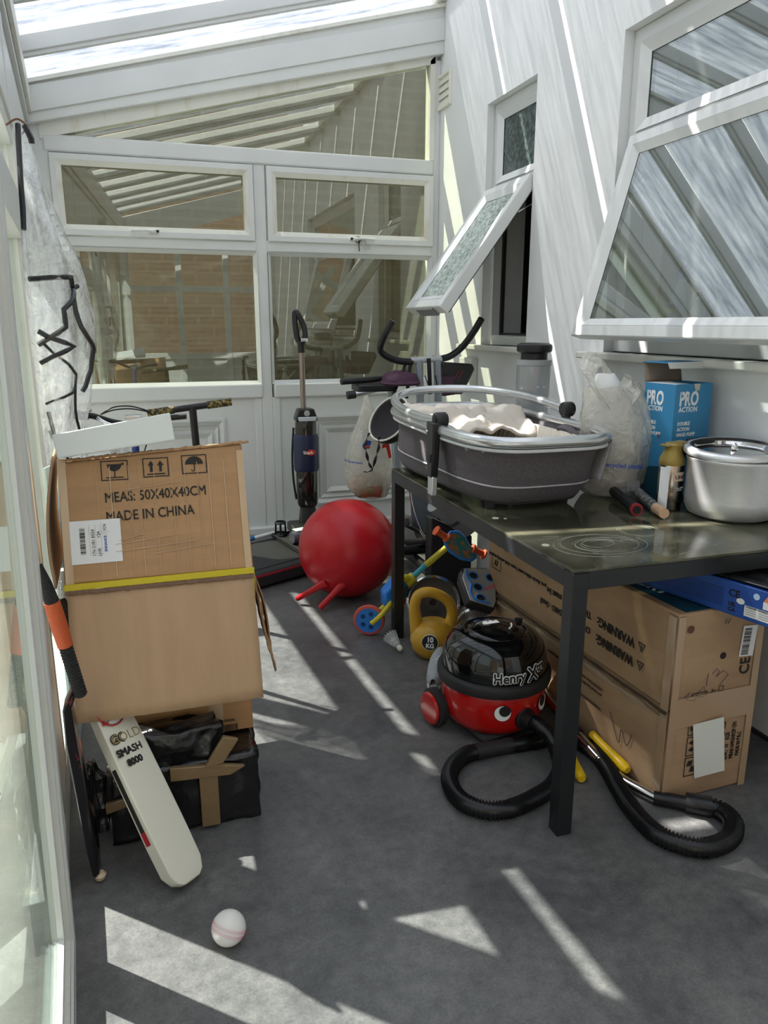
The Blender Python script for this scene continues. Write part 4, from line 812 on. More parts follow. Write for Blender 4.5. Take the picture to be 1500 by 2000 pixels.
MB().prism([(-.03,-.02),(.03,-.02),(.034,.016),(-.034,.016)],1,-.20,-.15).build('lid_handle',black,l,bev=.006).matrix_basis=Matrix.Rotation(R(28),4,'Z')
MB().box((-.06,.12,.0),(.03,.165,.016)).build('lid_handle',black,l,bev=.006)
# ---- bottles on the kitchen sill, seen through the big window
t=thing('spray_bottle','white spray bottle with blue trigger and blue label behind the big window','bottle',(2.28,2.86,1.351))
MB().lathe([(0,0),(.042,.0),(.044,.01),(.044,.11),(.036,.15),(.017,.19),(.015,.21)],28,sy=.7).build('bottle_body',M('bluish clear bottle',(.55,.66,.75),.2),t,smooth=True)
bt=M('blue trigger',(.02,.12,.5),.35); MB().lathe([(.0175,.205),(.019,.225),(.016,.235),(0,.235)],20).build('collar',bt,t,smooth=True); MB().prism([(-.05,.262),(.03,.258),(.034,.245),(.01,.230),(-.01,.230),(-.02,.243),(-.05,.245)],0,-.014,.014).build('spray_head',bt,t,bev=.004); MB().tube([(0,-.018,.235),(0,-.045,.21),(0,-.05,.19)],.005,8).build('trigger',bt,t,smooth=True)
MB().box((-.0465,-.03,.02),(-.044,.03,.10)).build('blue_label',bt,t); textM('Flash',.032,M('yellow print',(.75,.6,.05),.5),t,basis((-.047,.03,.065),(0,-1,0),(-1,0,0)),off=.001)
t=thing('soap_dispenser','clear soap pump dispenser with pink label behind the big window','bottle',(2.28,2.73,1.351)); MB().lathe([(0,0),(.03,0),(.033,.02),(.030,.09),(.012,.11),(.012,.12)],24).build('bottle_body',M('pale bottle',(.66,.68,.66),.25),t,smooth=True); MB().lathe([(.014,.118),(.014,.13),(.004,.132),(.004,.155),(0,.156)],16).build('pump',whitep,t,smooth=True); MB().bar((0,0,.153),(-.0,.035,.150),.01,.007).build('spout',whitep,t); MB().lathe([(0,0),(.02,0),(0,.001)],16,Matrix.Translation((-.033,0,.05))@Matrix.Rotation(-PI/2,4,'Y')).build('pink_label',M('pink label',(.7,.2,.28),.5),t)
t=thing('washing_up_brush','cream handled brush leaning behind the big window','brush',(2.28,2.62,1.351)); MB().tube(smoothpath([(0,.04,.0),(0,.02,.03),(0,-.01,.08),(0,-.02,.13),(0,-.012,.15)],6),.009,10).build('handle',M('cream plastic',(.78,.77,.68),.4),t,smooth=True); MB().lathe([(0,0),(.02,0),(.018,.02),(0,.022)],14,Matrix.Translation((0,.04,0))).build('bristle_head',whitep,t)
# ================================================================ UNDER THE TABLE
t=wthing('long_carton','long worn cardboard carton marked 104X54X29CM standing under the table','box',(1.52,2.15,0))
CA=R(1.9)
def cr(x,y): return (1.367+x*math.cos(CA)-y*math.sin(CA),1.592+x*math.sin(CA)+y*math.cos(CA))
cw,cd,chh=.305,1.11,.592
mb=MB()
def lay(z,b): return [(*cr(-b,-b*.3),z),(*cr(cw+b,-b*.3),z),(*cr(cw+b,cd),z),(*cr(-b,cd),z)]
Ls=[lay(.002,0),lay(.14,.004),lay(.285,-.004),lay(.292,-.010),lay(.30,-.002),lay(.45,.006),lay(chh,0)]
vv=[q for l in Ls for q in l]; ff=[(0,1,2,3),(27,26,25,24)]
for i in range(6):
    for j in range(4): j2=(j+1)%4; ff.append((i*4+j,i*4+j2,(i+1)*4+j2,(i+1)*4+j))
car=M('worn cardboard',(.33,.21,.12),.85,col2=(.43,.285,.165),vs=3,bump=.06,bs=80,stretch=(1,1,3))
mb.add(vv,ff).build('carton_body',car,t,bev=.006)
nf=(math.sin(CA),-math.cos(CA),0); nl=(-math.cos(CA),-math.sin(CA),0)
FF=basis((*cr(0,-.0035),0),(math.cos(CA),math.sin(CA),0),nf); FL=basis((*cr(-.0075,0),0),(-math.sin(CA),math.cos(CA),0),nl)  # FL: x away from camera, y DOWN
def pf(x,z): return FF@Matrix.Translation((x,z,0))
def plft(y,z): return FL@Matrix.Translation((y,-z,0))
wtp=M('clear old tape',(.42,.28,.17),.2,coat=.7)
MB().box((0,.24,0),(cw,.335,.0012)).build('tape_strip',wtp,t).matrix_basis=pf(0,0)
for x in (-.003,cw-.022): MB().box((x,.0,0),(x+.025,.585,.001)).build('tape_strip',wtp,t).matrix_basis=pf(0,0)
MB().box((.0,-.585,0),(.03,-.005,.0012)).build('tape_strip',wtp,t).matrix_basis=plft(0,0)
mb=MB(); mb.grid(lambda u,v:Vector((u*1.10,-.292-.012*(v-.5)+.004*nz((u*18,v*3,0),1),.001+.006*abs(nz((u*25,v*4,3),1)))),80,3); mb.build('dark_seam',M('dark seam',(.07,.045,.03),.8),t,smooth=True).matrix_basis=plft(0,0)
mb=MB(); mb.grid(lambda u,v:Vector((u*1.10,-.268-.016*(v-.5)+.006*nz((u*12,v*3,9),1),.001+.005*abs(nz((u*20,v*4,5),1)))),80,3); mb.build('torn_liner',M('torn liner',(.36,.27,.19),.9),t,smooth=True).matrix_basis=plft(0,0)
warn=lambda y,z,s,b,off=.0012: textM(b,s,ink,t,plft(y,z),sx=.86,off=off)
tri=lambda y,z: decal(t,plft(y,z),[[(0,0),(.034,0),(.031,.003),(.005,.003)],[(0,0),(.017,.030),(.017,.024),(.005,.003)],[(.034,0),(.017,.030),(.017,.024),(.029,.003)],rect(.0155,.006,.0185,.017)],ink,'warning_triangle')
tri(.115,.395); warn(.165,.395,.043,'WARNING:'); warn(.385,.40,.030,'CHOKING HAZARD - Small',.0006)
tri(.115,.455); warn(.165,.455,.043,'WARNING:'); warn(.385,.455,.034,'The packaging must be',.0008)
warn(.62,.515,.026,'retained since it contains important information',.0007); warn(.60,.455,.0,'') if 0 else None
warn(.66,.46,.020,'parts. Not for children under 3 years. Adult assembly required.',.0005)
decal(t,plft(1.0,.46),boxframe(.075,.06)+[[(.02,.02),(.028,.02),(.04,.045),(.032,.045)],[(.036,.02),(.044,.02),(.056,.045),(.048,.045)]],ink,'this_way_up_icon')
for k,(z,b) in enumerate(((.225,'CAUTION: Please retain this carton until the product is fully assembled'),(.205,'and checked. Keep this information for future reference.'),(.155,'Warning: keep away from fire'))): textM(b,.014,M('faded ink',(.06,.045,.035),.7),t,plft(.30,z),sx=.8)
pen=M('biro scribble',(.04,.04,.06),.5)
MB().tube(smoothpath([(.14,-.15,.001),(.16,-.10,.001),(.19,-.14,.001),(.20,-.09,.001),(.25,-.17,.001)],8),.0011,5).build('pen_scribble',pen,t).matrix_basis=plft(0,0)
# front end print (rotated a quarter turn)
def rot(x,z): return pf(x,z)@Matrix.Rotation(PI/2,4,'Z')
textM('MADE IN P.R.C',.020,ink,t,rot(.272,.105),sx=.62,off=.0003); textM('MEAS:104X54X29 CM',.020,ink,t,rot(.250,.10),sx=.66,off=.0003); textM('G.W.:  14    KGS',.020,ink,t,rot(.228,.10),sx=.66,off=.0003); textM('N.W.: 12.5  KGS',.020,ink,t,rot(.209,.14),sx=.66)
textM('CE',.05,ink,t,rot(.27,.375),sx=.9,off=.0006)
fic=[('fragile_icon',.075,[rect(.01,.01,.045,.045)]),]
for z,fn,nm in ((.075,lambda:boxframe(.062,.055)+[[(.012,.012),(.03,.008),(.03,.03),(.012,.034)],[(.033,.03),(.05,.026),(.05,.042),(.033,.047)]],'stack_icon'),(.142,lambda:icon_up(.062,.055),'this_way_up_icon'),(.209,lambda:icon_glass(.062,.055),'fragile_icon'),(.282,lambda:icon_umb(.062,.055),'keep_dry_icon')): decal(t,rot(.125,z),fn(),ink,nm)
for x,z in ((.165,.31),(.165,.335)): decal(t,pf(x,z),boxframe(.018,.017,.0018),ink,'tick_box')
textM('IT',.02,ink,t,rot(.155,.33)); textM('ST',.02,ink,t,rot(.155,.30))
MB().box((0,0,0),(.094,.185,.001)).build('white_sheet',M('blank white sheet',(.72,.73,.68),.6,col2=(.60,.56,.42),vs=5,thr=(.62,.75)),t).matrix_basis=pf(.112,.062)@Matrix(((1,0,0,0),(.32,1,0,0),(0,0,1,0),(0,0,0,1)))
MB().box((0,0,0),(.052,.095,.001)).build('barcode_label',M('label paper',(.78,.79,.80),.5),t).matrix_basis=pf(.225,.435)@Matrix.Rotation(R(-4),4,'Z')
decal(t,pf(.229,.44)@Matrix.Rotation(R(-4),4,'Z')@Matrix.Translation((.028,0,.0015))@Matrix.Rotation(PI/2,4,'Z'),barcode(.083,.026,12),ink,'barcode')
decal(t,pf(.168,.447),[arc(0,0,.0105,0,360,20)],ink,'hand_hole'); decal(t,pf(.042,.545),[arc(0,0,.0115,0,360,20)],M('rusty brown',(.12,.045,.03),.6),'rusty_stud')
for P in ([(.135,.395),(.15,.41),(.16,.40),(.15,.385),(.175,.40),(.195,.385),(.165,.355)],[(.118,.36),(.12,.40)],[(.16,.545),(.165,.56)],[(.17,.545),(.178,.56)],[(.04,.335),(.06,.35),(.05,.33),(.08,.32),(.09,.345),(.11,.36),(.12,.33),(.09,.33)]):
    MB().tube([Vector((x,z,.001)) for x,z in P],.0009,5).build('pen_scribble',pen,t).matrix_basis=pf(0,0)
MB().prism([cr(.03,.01),cr(.17,.01),cr(.16,.6),cr(.02,.5)],2,chh+.0005,chh+.0015).build('printed_top',M('dark teal print and shade',(.01,.06,.09),.4),t)
textM('AUNDRY',.062,M('pale blue print',(.45,.6,.65),.5),t,basis((*cr(.045,.40),chh+.002),(math.sin(-CA)*0+.12,-1,0),(0,0,1)),off=.002)
# blue flat box on top of it
p0,p1=Vector((1.412,1.86,chh+.004)),Vector((1.530,1.40,chh+.004)); dx=(p1-p0).normalized(); pn=Vector((dx.y,-dx.x,0)); pn=pn if pn.x<0 else -pn
t=wthing('blue_box','long flat blue box with white safety labels lying across the top of the long carton','box',(1.55,1.66,chh+.004))
bl=M('royal blue carton',(.02,.075,.33),.4,var=.1,vs=5)
L0=(p1-p0).length+.02; UB=basis(p0,dx,pn)
# local x along the visible side, y = up, z = towards the viewer
MB().box((0,0,-.30),(L0,.095,0)).build('carton_body',bl,t,bev=.003).matrix_basis=UB
def ub(x,y): return UB@Matrix.Translation((x,y,.0006))
wl2=M('label paper',(.78,.79,.80),.5)
for x,y,w,h in ((.365,.012,.075,.030),(.415,.046,.12,.020),(.452,.008,.05,.032)): MB().box((0,0,0),(w,h,.0005)).build('safety_label',wl2,t).matrix_basis=ub(x,y)
for x,y,n in ((.370,.036,4),(.407,.036,4)): decal(t,ub(x,y)@Matrix.Translation((0,0,.0007)),[rect(0,-.006*k,.028,-.006*k+.0016) for k in range(n)],M('grey ink',(.3,.3,.3),.6),'small_print')
decal(t,ub(.457,.013)@Matrix.Translation((0,0,.0007)),barcode(.022,.022,7),ink,'barcode'); textM('CONSUMER INFORMATION',.006,ink,t,ub(.368,.0375)@Matrix.Translation((0,0,.0007)))
decal(t,ub(0.05,.02),[rect(.0,.006*k,.25,.006*k+.0012) for k in range(9)],M('dark blue print',(.01,.02,.10),.5),'small_print')
textM('CE',.028,ink,t,ub(.315,.055),off=.0005); textM('UK\nCA',.015,ink,t,ub(.318,.028),off=.0005)
for x,c,nm in ((.395,'pale ink',0),(.425,'orange ink',1),(.455,'green ink',0)):
    mm={'pale ink':(.45,.6,.75),'orange ink':(.75,.25,.12),'green ink':(.05,.4,.35)}[c]
    decal(t,ub(x,.074),[arc(0,0,.009,0,360,14)] if nm==0 else [[(-.01,-.008),(.01,-.008),(0,.01)]],M(c,mm,.5),'round_badge' if nm==0 else 'triangle_badge')
decal(t,ub(.352,.048),[arc(0,0,.012,0,360,14,.7)],wl2,'oval_badge')
t=wthing('black_tray','black ribbed plastic tray lying on the blue box under the table edge','tray',(1.62,1.65,.69))
mb=MB()
for i in range(4): mb.prism([(.0,.0+.0*i),(.34,-.0),(.34,.006),(.0,.006)],2,-.26,-.0,Matrix.Translation((0,.0,0)))
mb=MB().grid(lambda u,v:Vector((-.0+.34*u,.004+.012*(math.sin(v*22)*.5+.5)*(.3+.7*u),-.24*v-.005)),10,44); mb.build('tray_body',black,t,smooth=True,solid=.003).matrix_basis=ub(.17,.094)
t=wthing('torn_cardboard','torn corrugated cardboard scrap on the blue box at the right edge of the picture','cardboard',(1.60,1.46,.705))
MB().prism([(.0,.004),(.012,.03),(.0,.04),(.03,.062),(.12,.058),(.12,.0),(.05,-.005)],2,-.04,-.034).build('scrap',car,t,bev=.001).matrix_basis=ub(.41,.098)
# ================================================================ VACUUM CLEANER
HC=(1.10,2.17); HA=R(-79)
t=thing('vacuum_cleaner','round vacuum cleaner with red drum and glossy black dome under the table front','vacuum cleaner',(*HC,0),(0,0,HA))
redp=M('glossy red plastic',(.50,.008,.006),.22,coat=.4); gb=M('glossy black dome',(.004,.004,.005),.08,coat=.5)
S_=1.04
def sc(P): return [(r*S_,z*S_) for r,z in P]
MB().lathe(sc([(0,.028),(.12,.03),(.150,.042),(.164,.07),(.171,.12),(.175,.182),(.17,.19),(0,.19)]),64).build('drum_body',redp,t,smooth=True,ang=60)
MB().lathe(sc([(.17,.178),(.186,.180),(.189,.190),(.189,.208),(.184,.218),(.172,.220)]),64).build('bumper_ring',blackm,t,smooth=True,ang=60)
MB().lathe(sc([(.173,.215),(.1735,.24),(.170,.272),(.158,.305),(.138,.328),(.110,.341),(.106,.3415)]),64).build('dome',gb,t,smooth=True,ang=60)
MB().lathe(sc([(.106,.3415),(.103,.337),(.095,.337),(.092,.343),(.06,.347),(0,.349)]),48).build('top_disc',gb,t,smooth=True,ang=60)
a=MB().lathe([(.1745,.22),(.1755,.26),(.170,.29),(.155,.318),(.135,.334),(.105,.345)],10,None,a0=R(-128)-HA,a1=R(-150)-HA) 
a.build('carry_handle',blackm,t,smooth=True,solid=.004)
MB().lathe([(0,.37),(.010,.37),(.014,.385),(.014,.392),(.0,.394)],16,Matrix.Translation((.03,.075,-.005))).build('power_knob',black,t,smooth=True)
MB().tube([(.055*math.cos(R(a_)),.055*math.sin(R(a_)),.371) for a_ in range(20,70,8)],.003,6).build('dial_mark',whitep,t,smooth=True)
decal(t,Matrix.Translation((-.02,-.005,.3705))@Matrix.Rotation(R(80),4,'Z'),[rect(-.03,-.008,.03,.010),rect(-.022,.010,-.008,.018),rect(.0,.010,.012,.018),rect(.018,.010,.03,.016)],whitep,'power_symbol')
MB().box((-.13,-.13,.012),(.13,.13,.04)).build('chassis',blackm,t,bev=.02)
for s in (-1,1):
    w_=MB().lathe([(0,-.018),(.055,-.018),(.068,-.012),(.068,.012),(.055,.018),(0,.018)],32,Matrix.Translation((-.085,s*.185,.068))@Matrix.Rotation(PI/2,4,'X')).build('rear_wheel',blackm,t,smooth=True)
    MB().lathe([(0,.0),(.056,.0),(.058,.004),(.052,.010),(0,.012)],32,Matrix.Translation((-.085,s*.203,.068))@Matrix.Rotation(-s*PI/2,4,'X')).build('hub_cap',redp,w_,smooth=True,label='red hub cap')
    MB().lathe([(0,-.012),(.018,-.012),(.018,.012),(0,.012)],16,Matrix.Translation((.10,s*.075,.018))@Matrix.Rotation(PI/2,4,'X')).build('front_castor',blackm,t,smooth=True)
def bent(P2,mat,nm,th0,z0,rad,lift):
    o=decal(t,Matrix.Identity(4),P2,mat,nm,t=.0006)
    for v in o.data.vertices:
        x,y,z=v.co; th=th0+x/rad; zz=z0+y; rr=rad+lift+z; v.co=(rr*math.cos(th),rr*math.sin(th),zz)
    return o
def ell(cx,cy,a,b,n=28): return [(cx+a*math.cos(2*PI*i/n),cy+b*math.sin(2*PI*i/n)) for i in range(n)]
for sg in (-1,1):
    bent([ell(0,0,.027,.027)],whitep,'round_sticker',R(sg*27),.134,.1815,.0022); bent([ell(0,0,.028,.028)],ink,'sticker_edge',R(sg*27),.134,.1815,.0014); bent([ell(.007 if sg<0 else -.004,.008,.019,.019)],ink,'sticker_centre',R(sg*27),.134,.1815,.003)
MB().lathe([(.0,.0),(.038,.0),(.038,.012),(.030,.016),(.024,.03),(.024,.045),(0,.045)],32,Matrix.Translation((.172,0,.100))@Matrix.Rotation(R(82),4,'Y')).build('hose_socket',black,t,smooth=True,ang=50)
for off,mat_,lf in ((.0042,whitep,.002),(.0,ink,.0032)):
    for b,sz,th,zz,sl in (('Henry',.047,R(-38),.240,.05),('X',.066,R(-1),.238,.08),('tra',.038,R(12),.262,.14)):
        wraptext(b,sz,mat_,t,.184,th,zz,sx=.92,off=off if off else .0012,slope=sl,lift=lf+(.001 if b=='X' else 0),ry=lambda z:-max(0,(z-.255))*.25)
# ribbed hose
hz=.026
h1=[(1.135,1.975,.105),(1.150,1.94,.105),(1.168,1.90,.09),(1.172,1.85,.06),(1.150,1.79,.035),(1.09,1.735,hz),(1.016,1.700,hz),(.92,1.675,hz),(.84,1.695,hz),(.797,1.765,hz),(.808,1.860,hz),(.855,1.930,hz),(.914,1.968,hz),(.96,1.973,hz)]
h2=[(1.06,1.975,hz),(1.14,1.972,hz),(1.23,1.968,hz),(1.290,1.936,hz),(1.312,1.86,hz),(1.300,1.77,hz),(1.270,1.66,hz),(1.247,1.56,hz),(1.245,1.46,hz),(1.285,1.395,hz),(1.345,1.365,hz),(1.425,1.380,hz),(1.480,1.43,hz),(1.485,1.485,hz),(1.462,1.510,.03)]
t=wthing('suction_hose','long black ribbed suction hose looping over the floor from the round vacuum cleaner','hose',(1.1,1.85,0))
hm=M('hose plastic',(.010,.010,.011),.28)
ribbed(smoothpath(h1,10),.0235,.011,.24).build('near_loop',hm,t,smooth=True,ang=180)
ribbed(smoothpath(h2,10),.0235,.011,.24).build('far_loop',hm,t,smooth=True,ang=180)
MB().tube([(.945,1.972,hz),(1.0,1.975,hz),(1.075,1.975,hz)],[.026,.0255,.026],16).build('connector',blackm,t,smooth=True); MB().tube([(1.126,2.0,.106),(1.142,1.955,.105)],[.029,.027],20).build('cuff',black,t,smooth=True)
t=wthing('vacuum_tube','bent chrome vacuum tube with black hand grip lying beside the long carton','tube',(1.36,1.75,0))
MB().tube(smoothpath([(1.352,1.59,.022),(1.332,1.64,.022),(1.310,1.71,.022),(1.300,1.80,.03),(1.298,1.95,.05),(1.297,2.1,.075),(1.297,2.60,.16)],8),.0165,16).build('chrome_tube',chrome,t,smooth=True)
MB().tube(smoothpath([(1.345,1.598,.022),(1.375,1.575,.023),(1.42,1.540,.024)],5),[.019]*5+[.021]*5+[.0225],16).build('hand_grip',black,t,smooth=True); MB().tube([(1.415,1.545,.026),(1.470,1.502,.028)],[.0285,.029],20).build('collar',black,t,smooth=True)
MB().tube([(1.298,1.93,.047),(1.298,1.99,.057)],.020,16).build('tube_joint',black,t,smooth=True)
yel=M('yellow plastic',(.72,.46,.01),.35)
def ytool(nm,lab,a,b):
    t=wthing(nm,lab,'tool',(b[0],b[1],0)); a=Vector(a);b=Vector(b)
    MB().tube([a,a.lerp(b,.35),a.lerp(b,.7),a.lerp(b,.93),b],[.013,.0125,.016,.017,.011],14).build('handle',yel,t,smooth=True)
    d=(b-a).normalized(); MB().lathe([(0,0),(.0062,0),(.0062,.0008),(0,.0008)],14,Matrix.Translation(b-d*.016+Vector((0,0,.0145)))).build('hang_hole',blackm,t); return t
ytool('yellow_handled_tool','yellow handled tool between the vacuum tube and the long carton',(1.330,1.90,.062),(1.338,1.715,.040))
ytool('yellow_handled_tool','yellow handled tool on the floor just behind the near table leg',(1.24,1.88,.022),(1.197,1.745,.019))
# ================================================================ OTHER THINGS ON THE FLOOR
t=thing('cricket_ball','white leather ball with pink stitched seam on the floor in front','ball',(.101,1.465,.0385),(R(-25),R(20),R(-18)))
MB().lathe([(.0385*math.sin(PI*i/28),-.0385*math.cos(PI*i/28)) for i in range(29)],48).build('ball_body',M('scuffed white leather',(.78,.76,.73),.45,bump=.05,bs=60),t,smooth=True)
pk=M('pink thread',(.72,.20,.30),.6)
for z in (-.008,-.0055,-.003,.003,.0055,.008):
    r=math.sqrt(.0385**2-z*z)+.0002; s=MB()
    for k in range(64):
        a=2*PI*k/64; s.bar((r*math.cos(a),r*math.sin(a),z-.0008),(r*math.cos(a+.05),r*math.sin(a+.05),z+.0008),.0007,.0005)
    o=s.build('seam_stitch',pk,t,fix=False); o['kind']='stuff'
t=thing('space_hopper','big red inflatable hopper ball with two horns by the end wall','ball',(.957,3.578,.252))
rr_=M('red rubber',(.50,.010,.018),.33,var=.06,vs=3)
Rb=.252
MB().lathe([(Rb*math.sin(PI*i/40),-Rb*math.cos(PI*i/40)) for i in range(41)],64).build('ball_body',rr_,t,smooth=True,ang=180)
for a,b in (((-.165,-.14,-.135),(-.285,-.06,-.225)),((-.09,-.195,-.14),(-.20,-.20,-.232))):
    a=Vector(a);b=Vector(b); a=a.normalized()*Rb*.97
    MB().tube([a-(b-a)*.1,a.lerp(b,.15),a.lerp(b,.4),a.lerp(b,.92),b],[.030,.020,.0155,.0145,.011],16).build('horn',rr_,t,smooth=True)
    s=MB(); [s.lathe([(.0152,-.001),(.0172,0),(.0152,.001)],14,Matrix.Translation(a.lerp(b,q))@(b-a).to_track_quat('Z','Y').to_matrix().to_4x4()) for q in (.5,.6,.7,.8)]
# shuttlecocks
def shuttle(name,lab,loc,rot):
    t=thing(name,lab,'shuttlecock',loc,rot)
    MB().lathe([(0,-.013),(.008,-.011),(.0125,-.004),(.013,.004),(.012,.010),(0,.011)],20).build('cork',M('off white cork',(.74,.74,.62),.5),t,smooth=True)
    fe=filmM('nylon skirt',(.8,.82,.85),.45,.3,.05,.4,.1,30); 
    for k in range(16):
        a=2*PI*k/16; s=MB(); c,q=math.cos,math.sin; w=.19
        s.add([(.012*c(a),.012*q(a),.010),(.024*c(a-w),.024*q(a-w),.045),(.033*c(a-w),.033*q(a-w),.072),(.036*c(a),.036*q(a),.080),(.033*c(a+w),.033*q(a+w),.072),(.024*c(a+w),.024*q(a+w),.045)],[(0,1,2,3,4,5)]); s.build('feather',fe,t,fix=False)
    s=MB(); 
    for r,z in ((.0165,.024),(.0225,.040)): s.tube([(r*math.cos(2*PI*i/24),r*math.sin(2*PI*i/24),z) for i in range(24)],.0008,5,closed=True)
    s.build('skirt_ring',whitep,t)
    return t
shuttle('shuttlecock','white shuttlecock lying by the foot of the far left table leg',(.978,2.815,.021),(R(-62),R(0),R(22)))
# kettlebell
t=thing('kettlebell','golden yellow 10 KG kettlebell on the floor behind the round vacuum cleaner','kettlebell',(1.103,2.753,.0),(0,0,0))
ky=M('golden yellow vinyl',(.58,.33,.03),.34,coat=.2)
MB().lathe([(0,.0),(.045,.0),(.062,.006),(.086,.035),(.096,.075),(.094,.105),(.080,.135),(.058,.153),(.03,.160),(0,.162)],48).build('bell_body',ky,t,smooth=True,ang=180)
hx=Matrix.Rotation(R(-14),4,'Z')
pts=[(-.066,.0,.115),(-.074,0,.17),(-.078,0,.225),(-.062,0,.272),(-.02,0,.284),(.030,0,.268),(.068,0,.235),(.082,0,.19),(.076,0,.145),(.066,0,.11)]
n_=len(smoothpath(pts,6)); P=[hx@p for p in smoothpath(pts,6)]
MB().tube(P,[.022+.009*abs(2*i/(n_-1)-1)**3 for i in range(n_)],18).build('handle',ky,t,smooth=True,ang=180)
kd_=Matrix.Rotation(R(-118),4,'Z')@Matrix.Translation((.0965,0,.098))@Matrix.Rotation(PI/2,4,'Y')@Matrix.Rotation(PI/2,4,'Z')
MB().lathe([(0,.001),(.034,.0006),(.034,-.006),(0,-.006)],32).build('badge',blackm,t,smooth=True,ang=50).matrix_basis=kd_
MB().lathe([(.033,.0015),(.0355,.0015),(.0355,-.006),(.033,-.003)],32).build('badge_ring',M('cream ring',(.70,.62,.42),.4),t,smooth=True).matrix_basis=kd_
textM('10',.032,whitep,t,kd_@Matrix.Translation((0,.002,.0015)),align='CENTER',sx=.85,off=.0014); textM('KG',.026,whitep,t,kd_@Matrix.Translation((0,-.023,.0015)),align='CENTER',sx=.95,off=.0011)
# sneaker
t=thing('sneaker','grey running shoe with white sole poking out behind the round vacuum cleaner','shoe',(1.035,2.53,0),(0,0,R(150))); t.scale=(.8,.8,.8)
def shoe(u,v):
    y=lerp(-.13,.13,u); w=.036+.012*math.sin(u*PI*1.0+.4)-.022*max(0,u-.82)*4-.012*max(0,.12-u)*6; h=.095-.052*max(0,u-.30)/.7; a=PI*v
    return Vector((w*math.cos(a)*(1+.12*math.sin(a)),y,.025+h*math.sin(a)**.8))
MB().grid(shoe,26,16).build('upper',M('grey mesh',(.42,.45,.48),.9,bump=.4,bs=250),t,smooth=True,solid=.003,ang=180)
MB().prism([(-.034,-.13),(.034,-.13),(.042,-.05),(.043,.05),(.030,.115),(.0,.135),(-.030,.115),(-.043,.05),(-.038,-.05)],2,.002,.03).build('sole',M('white sole',(.74,.73,.70),.6),t,bev=.006)
for k in range(4): MB().tube(smoothpath([(-.030,-.01+k*.022,.092-k*.008),(0,-.004+k*.022,.110-k*.009),(.030,-.01+k*.022,.092-k*.008)],5),.0028,6).build('lace',whitep,t,smooth=True)
MB().tube(smoothpath([(0,-.02,.112),(-.03,-.03,.125),(-.045,-.01,.10),(-.03,.01,.09)],6),.0028,6).build('lace_loop',whitep,t,smooth=True)
# dumbbell plates
st=M('worn chrome plate',(.42,.40,.38),.3,1,bump=.1,bs=60); dk=M('dark grey plate',(.10,.095,.09),.5,.4)
def plate(name,lab,loc,rot,r,mat):
    t=thing(name,lab,'weight plate',loc,rot)
    MB().lathe([(0,-.012),(r,-.012),(r+.003,-.006),(r+.003,.010),(r-.006,.016),(r-.012,.012),(r*.45,.008),(r*.35,.014),(.016,.014),(.016,-.012)],48).build('disc',mat,t,smooth=True,ang=40)
    MB().lathe([(r-.010,.013),(r-.004,.018),(r+.004,.010)],48).build('chrome_edge',chrome,t,smooth=True)
    return t
plate('weight_plate','large dark weight plate with bright rim standing behind the kettlebell',(1.21,3.02,.132),(R(82),R(6),R(-28)),.120,dk)
t=plate('dumbbell','chrome dumbbell with star lock nut behind the kettlebell',(1.290,2.74,.115),(R(88),0,R(-20)),.080,st); t['category']='dumbbell'
s=MB()
for k in range(6):
    a=2*PI*k/6; s.prism([(.012*math.cos(a-.35),.012*math.sin(a-.35)),(.030*math.cos(a-.3),.030*math.sin(a-.3)),(.030*math.cos(a+.3),.030*math.sin(a+.3)),(.012*math.cos(a+.35),.012*math.sin(a+.35))],2,.014,.026)
s.lathe([(.010,.014),(.02,.014),(.02,.028),(.010,.028)],24); s.build('star_nut',chrome,t,bev=.001); MB().tube([(0,0,-.30),(0,0,.05)],.0115,16).build('bar',chrome,t,smooth=True)
MB().lathe([(0,-.05),(.080,-.05),(.083,-.03),(.080,-.018),(0,-.018)],40).build('inner_plate',st,t,smooth=True,ang=40)
MB().lathe([(0,-.09),(.062,-.09),(.064,-.075),(.062,-.06),(0,-.06)],40).build('white_ring',M('white sole',(.74,.73,.70),.6),t,smooth=True,ang=40)
# toy board with blue pattern and dark holes
t=thing('toy_board','grey toy board with blue wavy pattern and dark finger holes leaning on the long carton','toy',(1.268,2.655,.325),tuple(basis((0,0,0),(.9,-.15,-.22),(-.25,-.62,.72)).to_euler()))
MB().prism([(-.075,.075),(-.085,.02),(-.05,-.085),(.06,-.10),(.075,-.06),(.075,.085),(.03,.095)],2,-.05,.0).build('board_base',blackm,t,bev=.008)
MB().prism([(-.068,.068),(-.077,.02),(-.045,-.076),(.056,-.09),(.068,-.056),(.068,.078),(.03,.086)],2,.0,.006).build('clear_cover',M('grey tinted cover',(.35,.36,.38),.15,coat=.5),t,bev=.003)
bp_=M('bright blue plastic',(.03,.22,.70),.3)
for x,y in ((-.03,.04),(-.012,-.01),(.0,-.058),(.045,.045)):
    s=MB().lathe([(0,.006),(.014,.006),(.014,.0075),(0,.0075)],18,Matrix.Translation((x,y,0)),sx=1.2); s.build('dark_hole',ink,t); MB().tube([(x+.018*1.1*math.cos(a*PI/10),y+.016*math.sin(a*PI/10),.0075) for a in range(20)],.0028,6,closed=True).build('blue_ring',bp_,t,smooth=True)
MB().tube(smoothpath([(-.06,.06,.008),(-.055,.02,.008),(-.04,-.0,.008),(-.045,-.04,.008),(-.02,-.07,.008),(.04,-.075,.008)],6),.004,6).build('wavy_line',bp_,t,smooth=True); MB().prism([(.01,-.02),(.06,-.0),(.06,.02)],2,.006,.008).build('pink_wedge',M('pink plastic',(.7,.15,.2),.4),t)
